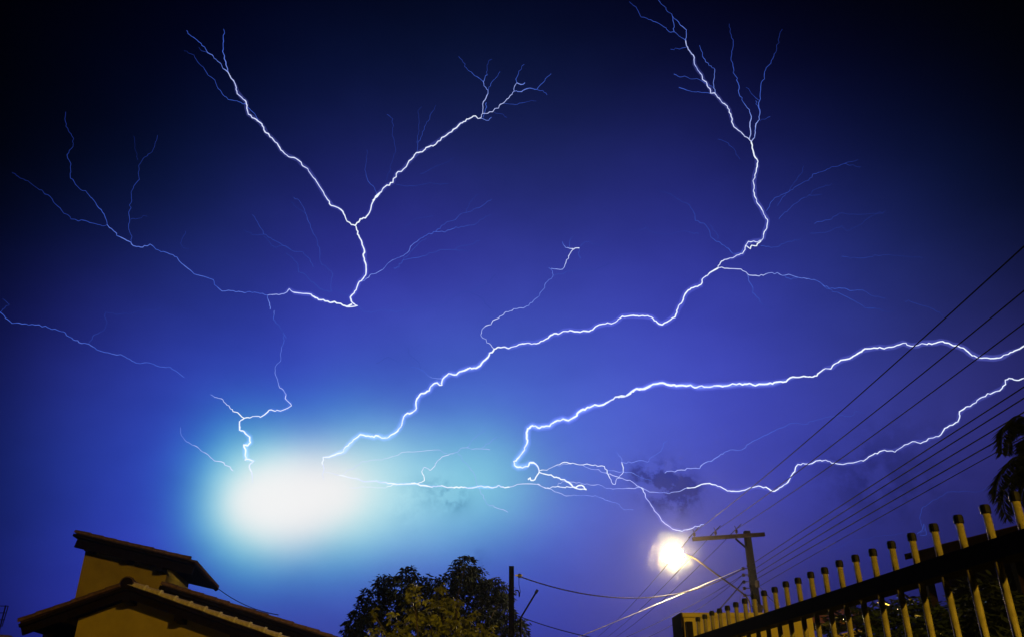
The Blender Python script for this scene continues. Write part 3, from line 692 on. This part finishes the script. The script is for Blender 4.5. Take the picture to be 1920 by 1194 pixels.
def path(spec, Rr, jit=.13):
    """spec: list of (crop, [(x,y),...]) joined end to end -> 3D points on the cloud base at range Rr"""
    P = []
    for ck, pts in spec:
        ox, oy, s = CR[ck]
        for x, y in pts: P.append((ox + x / s, oy + y / s))
    Q = [P[0]]
    for a, b in zip(P, P[1:]):
        L = math.hypot(b[0] - a[0], b[1] - a[1])
        if L < .3: continue
        n = 2 if L < 9 else (3 if L < 18 else 4)
        nx, ny = -(b[1] - a[1]) / L, (b[0] - a[0]) / L
        for k in range(1, n):
            tt = k / n + random.uniform(-.1, .1); o = random.gauss(0, jit) * min(L, 14) * .55
            Q.append((a[0] + (b[0] - a[0]) * tt + nx * o, a[1] + (b[1] - a[1]) * tt + ny * o))
        Q.append(b)
    return Q
CAMP = Vector((0, 0, EYE))
def world(Q, Rr):
    # the channel also wanders in depth
    out = []; ph = random.uniform(0, 6)
    for i, (x, y) in enumerate(Q):
        rr = Rr * (1 + .05 * math.sin(x * .009 + ph) + .03 * math.sin(y * .013 + ph * 2))
        out.append(CAMP + raydir(x, y) * rr)
    return out
def channel(name, parent, spec, w, b, Rr, sides=6):
    Q = path(spec, Rr); P = world(Q, Rr); n = len(P); px = Rr / FPX
    wv = [w[0] + (w[1] - w[0]) * i / (n - 1) for i in range(n)]; bv = [b[0] + (b[1] - b[0]) * i / (n - 1) for i in range(n)]
    k_ = 0
    wn = []; bn = []
    f = 0
    for i in range(n):
        f = f * .75 + random.gauss(0, .10); g_ = max(-.35, min(.45, f))
        wn.append(max(.13, wv[i] * (1 + g_) * .29 * px)); bn.append(max(0.0, min(1.0, (bv[i] if bv[i] > .6 else bv[i] * (.66 + .34 * bv[i] / .6)) * (1 + .5 * g_))))
    m = MB(parent.location); m.tube(P, wn, sides)
    o = m.build(name, lm, parent); a = o.data.attributes.new('current', 'FLOAT', 'POINT'); a.data.foreach_set('value', [v for v in bn for _ in range(sides)])
    return Q, P, px
def halo(parent, Q, P, px, rad, gm):
    # smooth centre line, thinned
    S = P[::3] + ([P[-1]] if (len(P) - 1) % 3 else [])
    if len(S) < 3: return
    m = MB(parent.location); m.tube(S, [rad * px * min(1, .15 + i / 5, .15 + (len(S) - 1 - i) / 5) for i in range(len(S))], 8); m.build('glow', gm, parent, True)
def bolt(label, Rr, parts, group=None):
    q = path(parts[0][0], Rr)[0]; root = empty('lightning_bolt', CAMP + raydir(*q) * Rr); tag(root, label, 'lightning', 'lightning bolts across the storm sky')
    for i, pt in enumerate(parts):
        spec, w, b = pt[:3]
        Q, P, px = channel('channel' if i == 0 else 'branch', root, spec, w, b, Rr)
        if len(pt) > 3:
            halo(root, Q, P, px, pt[3], GLOW)
            if len(pt) > 4: halo(root, Q, P, px, pt[3] * .55, GLOW2)
def P2(c, s): return (c, [tuple(map(float, q.split(','))) for q in s.split()])
DIM = (.30, .16)
bolt('long bright bolt climbing from the white flash across the middle to the top right forks', 900, [
 ([P2('d1','100,1075 103,1020 145,1020 205,995 235,990 290,935 330,890 380,852 440,862 485,872 495,858 540,878 580,878 620,850 660,825 690,780 700,735 715,705 765,690 800,655 795,610 825,555 865,542 895,525 905,495 935,470 990,483 995,440 1040,397 1080,408 1120,385 1165,372 1200,355 1245,358 1275,340 1300,305 1335,275 1345,245 1365,240 1380,215')],(3.2,4.8),(1,1),7,1),
 ([P2('d2','265,932 300,918 340,916 375,927 415,912 475,892 515,887 545,895 600,886 650,858 685,830 712,816 755,816 780,800 830,793 885,802 965,800 1000,788 1050,750 1110,736 1155,738 1185,720 1220,688 1305,682 1345,688 1410,684 1440,695 1460,720 1495,745'),P2('d6','325,592 370,565 420,535 435,500 447,450 475,420 490,375 510,345 540,320 590,307 620,285 630,245 680,205 742,170')],(4.2,3.2),(1,1),6),
 ([P2('c6','602,815 615,785 640,765 690,755 715,738 750,728 765,705 768,680 785,655 830,658 865,648 875,635 882,595 897,575 902,535 885,500 865,460 840,425 828,390 815,348 820,315 813,288 832,235 843,170 820,135 808,90 802,50')],(2.4,2.6),(.85,.9),5),
 ([P2('d1','100,1075 112,1110 95,1150 110,1190')],(3.0,.5),(.86,.8)),
 ([P2('c6','768,680 797,700 805,678 835,682 862,652'),],(3,2.6),(.95,.9)),
 ([P2('c5','990,1058 975,1043 940,1020 910,985 860,948 848,890 825,820 800,785 770,765 750,735 722,705 715,695 685,697 682,665 660,640 655,615 625,595 620,560 590,525 565,480 562,445 545,405 515,355 500,305')],(2.5,1.7),(.85,.6),4),
 ([P2('c5','500,305 505,265 505,225 460,190 430,150 395,105 365,90 335,45 295,0')],(1.7,1.2),(.5,.3)),
 ([P2('c5','500,305 435,255 415,240 375,238 320,190 240,150 170,130 150,95 130,55 80,15')],(1.7,1.1),(.45,.12)),
 ([P2('c5','415,240 412,180 395,105')],(1.3,1.1),(.4,.35)),
 ([P2('c5','505,355 470,362 388,370')],(1.1,1.1),(.25,.2)),
 ([P2('c5','720,700 710,660 715,580 717,520 690,495 650,465 625,420 612,370 603,340')],(1.5,1.5),(.55,.35)),
 ([P2('c5','710,662 650,625 600,595 550,592 490,570 455,577 412,555')],(1.2,1.7),(.3,.36)),
 ([P2('c5','685,700 620,693 550,687 500,672 450,655')],(1.5,1.8),(.35,.36)),
 ([P2('c5','975,1043 985,980 990,870 975,820 930,765 905,720 900,660 880,600 860,530 838,450 850,370 855,300 830,240 826,180')],(2.0,1.1),(.6,.12)),
 ([P2('c5','990,1058 1015,1025 1018,980 1025,925 1050,895 1055,840 1045,790 1055,720 1060,650 1090,590 1088,540 1120,490 1150,440 1180,370 1190,300 1222,220')],(2.3,1),(.65,.08)),
 ([P2('c5','1055,850 1038,790 1022,755')],(1.8,1.6),(.4,.3)),
 ([P2('c5','1045,750 1000,710 950,655')],(1.2,1),(.26,.15)), ([P2('c5','1055,905 1130,872')],(1,1.2),(.15,.22)),
 ([P2('c6','602,815 660,818 740,822 780,852 850,865 890,852 960,843 1005,860 1040,857 1090,873 1150,880 1215,900 1275,940 1350,938 1410,952 1475,948 1530,982 1614,1000')],(2.4,1.1),(.8,.2)),
 ([P2('c6','1215,900 1260,940 1340,970 1430,1015 1490,1055 1560,1060'),P2('d7','415,68 500,78 550,92 620,95')],(1.3,1),(.35,.1)),
 ([P2('d7','700,20 740,20 830,50 920,80 990,130')],(1,1),(.2,.1)),
 ([P2('c6','1005,860 1045,885 1090,873')],(1.1,1.1),(.35,.35)),
 ([P2('c6','780,852 785,890 808,925 810,965 850,1000 858,1025 900,1050 935,1058')],(1.4,1),(.5,.12)),
 ([P2('d2','265,932 230,890 210,885 205,860 180,850 165,825 175,785 195,765 240,750 255,720 300,700 335,675 350,655 400,645 455,625 485,627 550,585 585,550 625,495 650,440 690,410 705,380 690,340 672,325')],(2.3,1.3),(.8,.42)),
 ([P2('d2','690,332 775,338 800,290 820,240 855,190 870,180 900,180')],(1.8,2.6),(.55,.8)),
 ([P2('d2','855,185 825,182 800,178 785,160 773,133')],(2.2,1.4),(.75,.35)), ([P2('d2','825,175 828,130 858,88')],(1.2,1),(.35,.2)),
 ([P2('d2','900,185 897,235 910,255')],(1.2,1.2),(.35,.3)), ([P2('d2','910,165 935,140 975,130 1010,155 1060,155 1085,120')],(1.1,1),(.28,.1)),
 ([P2('d2','705,388 780,372 810,353 890,350 960,340 1010,345 1080,310 1130,295')],(1.1,1),(.28,.1)),
 ([P2('d1','995,440 920,432 880,410 830,368 760,350 690,340 650,305 590,275 500,320')],(1.6,1),(.55,.14)),
 ([P2('d1','830,368 820,320 760,270 730,205')],(1,1),(.25,.2)),
])
bolt('bright Y-shaped bolt in the upper left whose stem ends in a small hook', 930, [
 ([P2('c4','1055,250 1070,285 1085,325 1105,365 1118,410 1127,435 1120,480 1135,530 1140,565 1137,620 1110,655 1090,668 1070,715 1050,755 1022,785 1030,815 1050,835 1075,848 1040,855 975,848')],(3.6,4.6),(1,1),5),
 ([P2('c4','975,848 935,830 905,818 865,822 820,803 785,803 750,780 715,760 650,755 590,745 567,722 548,748 490,767 405,770')],(4.4,1.8),(1,.6),5),
 ([P2('c4','975,846 1010,850 1035,836'),],(4,5),(1,1)),
 ([P2('c4','1055,250 1030,245 990,205 980,175 955,135 915,112 880,103 850,55 820,0'),P2('c2','990,1160 945,1120 935,1095 910,1075 880,1058 840,1052 795,1010 765,970 730,930 690,880 665,868 655,835 625,795 590,768 540,735 528,690 522,640 490,610 455,565 445,520 430,485 410,465 390,425')],(3.2,2.2),(1,.72),4),
 ([P2('c2','390,425 378,380 370,340 355,285 352,230 352,150 363,130 355,100')],(2.2,1.8),(.5,.28)),
 ([P2('c2','390,425 360,400 310,340 280,305 235,275 215,235 170,195 100,140 80,110')],(2,1.3),(.62,.25)),
 ([P2('c2','522,655 465,640 420,630 360,600 315,545 290,480 240,445 205,385 150,325 135,295 60,262')],(1.6,1),(.4,.1)),
 ([P2('c2','528,680 590,735 622,795')],(1.3,1.3),(.35,.35)), ([P2('c2','235,275 190,262 170,235')],(1,1),(.2,.12)),
 ([P2('c4','1055,250 1085,225 1095,203 1135,195 1165,155 1180,100 1210,40 1250,0'),P2('c3','195,1140 230,1095 265,1060 300,1025 345,1005 370,940 430,900 480,835 520,783 550,778 615,738 665,720 710,670 745,652 795,610 850,563 885,550 945,510 1000,525')],(3.4,2.6),(1,.9),4),
 ([P2('c3','1000,525 1015,490 1090,478 1140,430 1172,412 1220,358 1250,325 1252,290 1270,262')],(2.3,1.9),(.8,.65)),
 ([P2('c3','1270,262 1300,275 1330,262')],(1.8,2),(.6,.4)),
 ([P2('c3','1252,325 1290,328 1330,312 1375,303 1420,312 1465,262 1495,220 1525,195')],(1.9,1.4),(.5,.28)), ([P2('c3','1420,312 1465,320 1495,352')],(1.1,1.3),(.25,.25)),
 ([P2('c3','1270,262 1262,235 1285,175 1325,125')],(1.4,1.2),(.4,.24)),
 ([P2('c3','1015,490 1015,420 1040,375 1055,318 1025,285 1020,255 1035,210 1050,203')],(1.9,1.6),(.68,.4)), ([P2('c3','1050,203 1048,150 1058,100 1085,85')],(1.1,1),(.22,.1)),
 ([P2('c3','1020,255 970,215 910,172 880,140 860,90 835,65')],(1.5,1.1),(.42,.15)), ([P2('c3','1058,315 1075,270 1115,225 1145,178')],(1.4,1.2),(.35,.22)),
 ([P2('c3','1172,415 1260,425 1330,408 1380,393 1415,398')],(1.3,1),(.32,.12)),
 ([P2('c3','1000,525 1060,542 1080,520')],(1.8,1.8),(.6,.42)), ([P2('c3','1020,520 1035,460 1042,410')],(1.4,1.6),(.35,.35)),
 ([P2('c3','525,780 530,720 565,650 580,590 620,530 630,490 655,460 665,430')],(1.2,1),(.3,.14)), ([P2('c3','522,710 540,620 540,540 532,485 560,440')],(1,1),(.22,.12)),
 ([P2('c3','290,1000 320,925 330,870 365,780 355,690 342,635 350,580 345,530 300,497')],(1,1.1),(.12,.2)),
 ([P2('c3','225,1095 208,1045 160,995 135,910 148,840 150,760')],(1.4,1),(.34,.12)),
 ([P2('c3','370,1018 510,1032 590,1015 680,1015 760,1015')],(1,1),(.16,.12)), ([P2('c3','550,940 610,915 680,878 740,855 800,820')],(1,1),(.15,.08)), ([P2('c3','1100,480 1150,492 1195,520')],(1,1),(.2,.12)),
 ([P2('d8','50,975 100,1025 160,1040 280,1010 380,1032 490,1005 590,1000 650,980 680,988 760,970 805,968 830,930 930,875 970,855 1020,862 1110,910 1160,970 1200,1010')],(1.2,1),(.30,.16)), ([P2('d8','1020,862 1160,790 1240,715')],(1,1),(.22,.12)),
])
bolt('fan of faint blue streamers just right of the stem of the Y-shaped bolt', 930, [
 ([P2('d8','85,768 105,765 145,735 155,715 205,702 265,668 330,600 390,568 440,552 490,510 520,455 590,400 640,375 720,342 770,290 840,255 890,240 940,188 985,178 1070,140 1100,135 1160,90 1200,65')],(1.8,1.2),(.62,.22)),
 ([P2('d8','985,178 1010,95 1050,50 1085,20')],(1,1),(.22,.12)), ([P2('d8','722,342 800,348 860,320 940,298 1050,285 1120,235 1195,195')],(1.4,1),(.46,.18)), ([P2('d8','440,585 500,520 545,475 600,420 640,400')],(1,1),(.3,.25)),
 ([P2('d8','360,655 405,650 435,590 520,570 630,550 690,525 760,498 890,498 910,475 970,462 1100,422')],(1.3,1.1),(.38,.2)), ([P2('d8','890,498 1010,510')],(1,1),(.22,.12)), ([P2('d8','340,460 380,345 490,280 520,245 700,205')],(1,1),(.12,.16)),
])
bolt('faint blue streamers spreading up and left from the hook of the Y-shaped bolt', 930, [
 ([P2('c4','885,740 880,670 890,610 880,590 820,545 795,510 795,440 780,380 745,310 715,230 680,130 645,70 600,40')],(1.2,1.4),(.28,.28)),
 ([P2('c4','745,560 720,500 670,450 590,440 540,405 440,355 375,315 330,225 290,170')],(1.2,1.2),(.28,.2)), ([P2('c4','375,318 290,320 225,280')],(1,1),(.2,.1)), ([P2('c4','580,435 515,400 460,415 430,390 375,330')],(1,1),(.18,.14)),
 ([P2('c4','885,740 820,735 780,705 720,655 680,612 635,595 632,545 590,490 545,460')],(1.2,1.1),(.26,.2)), ([P2('c4','690,165 640,130 580,75')],(1,1),(.15,.08)), ([P2('c4','1020,775 960,745 900,715')],(1,1),(.25,.2)),
])
bolt('violet bolt creeping from the hook area to the upper left corner region', 960, [
 ([P2('c4','405,770 330,752 270,743 235,753 150,737 65,740 25,705 0,655'),P2('c1','1450,1250 1380,1190 1340,1155 1305,1120 1245,1090 1180,1070 1120,1027 1065,1050 1020,1045 960,1005 895,972 850,930 800,882')],(1.4,2.0),(.40,.44)),
 ([P2('c1','800,882 795,850 755,770 700,700 650,645 600,620 525,535 530,430 500,360 545,300 550,240 510,180 487,110 490,40')],(1.5,1.1),(.32,.06)),
 ([P2('c1','800,882 765,892 690,870 630,850 530,840 460,775 400,715 360,660 290,620 210,555 150,535 90,495')],(1.3,1.1),(.26,.04)),
 ([P2('c1','980,1010 985,970 962,920 968,840 960,790 978,720 978,640 998,595 1040,545 1035,440 1075,380 1135,340 1155,290 1175,215')],(1.3,1.2),(.26,.10)),
 ([P2('c1','975,842 1030,835 1100,820')],(1,1),(.14,.08)), ([P2('c1','1030,400 1005,310 998,220')],(1,1),(.08,.04)), ([P2('c1','1385,930 1360,985 1345,1020 1375,1055 1410,1065')],(1,1),(.16,.12)),
 ([P2('c4','405,770 420,830 425,875')],(1.2,2.2),(.4,.5)), ([P2('c4','455,885 455,910 447,950 480,985 520,1050')],(1.6,1.6),(.5,.22)),
])
bolt('faint violet bolt entering at the left edge halfway down', 980, [
 ([P2('c7','0,140 40,185 70,205 88,222 165,228 240,230 340,243 385,268 475,285 520,325 560,350 610,373 662,377 700,400 720,418 835,450 920,465 985,503 1030,518 1100,515 1150,528 1200,548 1272,550 1330,590 1375,625')],(1.8,1.6),(.40,.40)),
 ([P2('c7','662,372 690,325 730,300 785,260 795,200 780,170 790,140 850,150 960,152 1080,122 1150,130 1195,102')],(1.1,1),(.26,.12)), ([P2('c7','0,140 35,110 70,85 20,40')],(1.2,1),(.25,.08)),
])
bolt('bright forked bolt rising from the left side of the white flash', 880, [
 ([P2('c8','603,1050 588,1000 620,970 570,955 555,965 560,900 545,850 575,855 595,830 590,790 550,752 515,740 525,665 550,650')],(3.4,4.2),(.9,1),7,1),
 ([P2('c8','603,1050 612,1085 608,1135')],(3.2,.5),(.86,.8)),
 ([P2('c8','550,650 500,608 465,600 440,570 410,540 378,505 330,495 297,475')],(2.6,1.5),(.95,.5)),
 ([P2('c8','550,650 590,648 630,636 670,643 700,625 735,590 820,597 875,575 902,557 880,530 855,505 862,475 840,440 815,425 800,380')],(3.0,1.8),(.95,.6),4),
 ([P2('c8','800,380 778,315 785,260 820,225 818,180 835,110 850,30'),P2('c4','545,1090 520,1050')],(1.5,1.2),(.5,.36)),
])
bolt('short thin bolt sinking into the glow at the left of the flash', 880, [([P2('c8','72,720 80,780 115,825 200,865 260,910 325,968 380,975 420,1005 465,1042')],(1.4,2.2),(.5,.78))])
bolt('white bolt running level to the right out of the flash', 890, [
 ([P2('d3','170,432 250,450 430,490 590,495 700,515 820,510 930,525 1010,540 1060,530 1120,535 1205,545')],(2.6,4.0),(.92,.92),4),
 ([P2('d3','170,432 110,415 40,405')],(1.6,.5),(.85,.8)),
 ([P2('d3','270,545 420,540 590,548 650,520 700,517')],(1.2,1.6),(.9,.95)),
 ([P2('d3','1205,545 1270,538 1330,548 1410,538 1480,540 1590,538 1615,525 1660,545 1705,540')],(4.5,2.4),(1,.85),5,1),
 ([P2('d4','140,765 200,745 350,745 400,770 440,775 500,760 600,768 620,765')],(1.8,3),(.75,.95)),
 ([P2('d4','500,760 505,735 550,722 620,728 700,745 780,750 870,775 910,780 1010,775 1120,768 1140,775')],(1.5,1.7),(.72,.62)),
 ([P2('d4','350,742 390,765 450,780 550,828 600,830 720,828 780,828 850,860 960,895 1000,935 1065,935')],(1.6,1.3),(.72,.5)),
 ([P2('d3','820,505 900,498 940,480 935,440 915,400 940,360 990,390 1035,350 1060,300 1120,260 1170,240 1240,225 1265,192 1320,185 1370,200 1450,195 1530,205')],(2.6,1.2),(1,.62)),
 ([P2('d3','1320,185 1370,115 1490,25')],(1.1,1),(.62,.5)), ([P2('d3','1450,195 1490,155 1590,90')],(1,1),(.6,.5)),
 ([P2('d3','1240,240 1310,320 1400,450 1450,600 1500,690 1600,730 1690,765')],(1,1),(.64,.6)),
 ([P2('d3','200,430 250,385 310,370 380,305 560,295 650,265 760,225 930,215 1070,205 1150,245')],(1.2,1),(.85,.66)),
])
bolt('thick white bolt arching from the right edge to a looped bend above the middle', 905, [
 ([P2('d7','1640,328 1592,352 1540,380 1490,400 1410,440 1340,445 1275,442 1245,438 1185,405 1155,378 1100,352 1075,350 1030,330 985,317 945,325 905,338 830,332 795,348 760,353 690,330 600,360 550,372 500,368 405,372 345,412 305,437 240,455 175,488 150,522 95,527 45,575 0,582')],(2.8,4.0),(1,1),6),
 ([P2('d6','1400,978 1300,980 1250,1015 1180,1018 1130,1025 1020,1045 940,1033 850,1030 790,1048 730,1045 685,1055 620,1045 568,1060 520,1045 460,1043 430,1047 375,1040 330,1025 270,1033 225,1050 180,1070 135,1068 95,1090 50,1125 0,1132')],(4.0,5.2),(1,1),7,1),
 ([P2('d7','0,582'),P2('d6','1430,978 1400,978')],(4,4),(1,1)),
 ([P2('d4','1000,90 930,95 880,130 830,155 760,162 690,187 660,205 625,245 580,270 540,258 480,278 440,312 400,315 350,322 310,308 278,330 270,380 272,440 240,505 210,545 170,575 185,610 205,618 280,612 290,585 330,590 350,610 362,655')],(5.6,4.8),(1,1),8,1),
 ([P2('d4','962,92 1010,88 1050,55 1090,33 1150,35 1195,8')],(5.4,5.2),(1,1),8,1),
 ([P2('d4','362,655 430,675 490,692 550,710 600,745 615,765 680,752 715,785')],(3.8,4.2),(1,1),5),
 ([P2('d4','615,765 655,780 715,785')],(3.4,3.4),(1,1)),
 ([P2('d4','362,655 345,680 330,710 300,715 295,695 280,708')],(3.8,4.6),(1,1),5),
 ([P2('d4','362,645 420,640 480,608 550,580 640,595 690,600 780,600 850,612 870,640 870,665 890,700 910,742 930,745 935,715 960,685 990,655 990,620 978,580')],(2.4,2.0),(.95,.8)),
 ([P2('d4','480,608 530,600 590,590')],(1.2,1.2),(.7,.7)),
 ([P2('d4','978,580 955,530 935,490')],(1.4,1),(.55,.4)), ([P2('d4','978,580 1050,585 1120,568 1170,580 1190,550 1270,500 1290,440 1320,420')],(1.6,1.1),(.6,.38)),
 ([P2('d4','690,605 780,635 860,660 930,685 1000,710 1060,728 1120,768')],(1.4,1.8),(.62,.7)),
 ([P2('d4','870,640 940,650 1010,658 1065,662 1120,695 1200,718')],(1.3,1.2),(.6,.38)),
])
bolt('thin bolt diving from behind the dark cloud scrap down towards the crossarm', 890, [([P2('d4','1120,768 1150,810 1160,850 1200,905 1240,960 1275,1015 1320,1050 1360,1080 1430,1095 1500,1075 1540,1060 1592,1045')],(2.2,1.6),(.8,.62),4)])
bolt('thin bright bolt from the right edge down to the dark cloud scrap above the lamp', 895, [
 ([P2('d5','350,772 410,768 460,745 520,738 580,760 640,785 680,797 740,797 800,780 885,757 940,765 975,790 1005,797 1040,770 1080,745 1110,718 1130,680 1155,650 1162,615 1215,588 1260,597 1300,580 1345,565 1400,572 1470,592 1530,593 1592,585'),P2('d7','420,1190 480,1150 550,1127 630,1142 700,1088 760,1063 820,1077 880,1040 955,1025 1000,965 1060,940 1110,890 1110,840 1160,805 1190,802 1265,740 1320,705 1410,685 1455,637 1452,605 1480,592 1540,607 1592,592 1640,600')],(2.8,2.5),(.95,.85),4),
 ([P2('d5','0,768 60,795 100,803 200,810 280,800 350,772')],(1.8,2.0),(.6,.66)),
])
bolt('faint bolt crossing below the thick arch towards the upper right', 925, [([P2('d5','185,662 280,640 380,628 445,628 485,585 530,575 590,535 630,505 690,487 765,485 840,425 950,375 1050,325 1130,290 1220,300 1320,265 1400,245 1480,235 1592,230'),P2('d7','330,840 350,838 400,855')],(1.8,1.0),(.62,.22))])
bolt('faint blue streamers reaching right from the top of the long bolt bend', 940, [
 ([P2('c6','895,470 915,430 945,390 1030,355 1060,330 1150,285 1175,248 1240,230 1260,218 1330,200 1365,185 1400,195 1465,205')],(1.3,1),(.3,.14)), ([P2('c6','1365,185 1450,160')],(1,1),(.2,.08)),
 ([P2('c6','960,440 985,400 1030,355 1060,300 1100,250 1120,200')],(1,1),(.22,.08)), ([P2('c6','970,520 1020,475 1060,430 1110,395 1150,375 1185,342 1240,325 1290,305')],(1.1,1),(.25,.1)), ([P2('c6','1150,375 1230,370')],(1,1),(.22,.1)),
])
bolt('pair of faint blue streaks floating right of the long bolt bend', 960, [([P2('c6','1185,548 1230,535 1290,520 1335,485 1450,492 1600,485')],(1.1,1),(.26,.08)), ([P2('c6','1160,605 1250,602 1300,580 1350,560 1380,590 1450,560 1540,498 1614,470')],(1,1),(.18,.1))])
bolt('lone faint blue streak near the right edge at mid height', 960, [([P2('c6','1350,745 1400,758 1500,752 1560,738 1614,737 1700,742 1840,755')],(1.1,1),(.26,.08))])
bolt('short blue streamer hooking right below the bright knot of the long bolt', 940, [([P2('c6','860,680 920,692 970,685 1030,655 1100,640')],(1.5,1),(.36,.12))])
bolt('faint blue streamers spreading left from the bright knot of the long bolt', 940, [
 ([P2('c6','750,705 740,725 690,727 640,680 590,655 558,630 550,590 515,545 465,530 455,480 430,435 350,395 300,365 240,350')],(1.5,1),(.42,.10)), ([P2('c6','600,640 590,600 555,555')],(1,1),(.24,.2)),
 ([P2('c6','485,608 440,600 390,592 310,612 240,605 190,590 165,570 150,550')],(1.1,1),(.26,.12)), ([P2('c6','165,570 130,588 80,570')],(1,1),(.22,.1)),
])
bolt('faint curl of lightning low on the right just above the fence', 930, [([P2('e7','920,850 860,878 750,875 650,880 560,920 490,965 430,1010 415,1080 430,1130 455,1165 420,1190'),],(1,1.2),(.12,.30)), ([P2('e8','1180,370 1215,345 1225,300 1240,345 1245,375 1200,378')],(1.1,1.1),(.32,.32)), ([P2('e8','1080,362 950,380 840,405 740,410 650,465 580,475')],(1,1),(.14,.14))])
bolt('faint arc of blue light high up left of the long bolt', 960, [([P2('c5','740,1040 800,1060 860,1110 905,1190')],(1,1),(.14,.14))])


# ------------------------------------------------------------------ humid night air
hz = MB((0, 60, 0)); hz.box((0, 60, 4.4), (420, 540, 10.8))
hm = bpy.data.materials.new('haze'); hm.use_nodes = True; t = hm.node_tree; t.nodes.clear()
pv = t.nodes.new('ShaderNodeVolumePrincipled'); ou = t.nodes.new('ShaderNodeOutputMaterial')
pv.inputs['Color'].default_value = (.9, .93, 1, 1); pv.inputs['Density'].default_value = .0005; pv.inputs['Anisotropy'].default_value = .85
t.links.new(pv.outputs[0], ou.inputs['Volume'])
tag(hz.build('haze', hm), 'thin humid haze hanging over the street and gardens', kind='stuff')
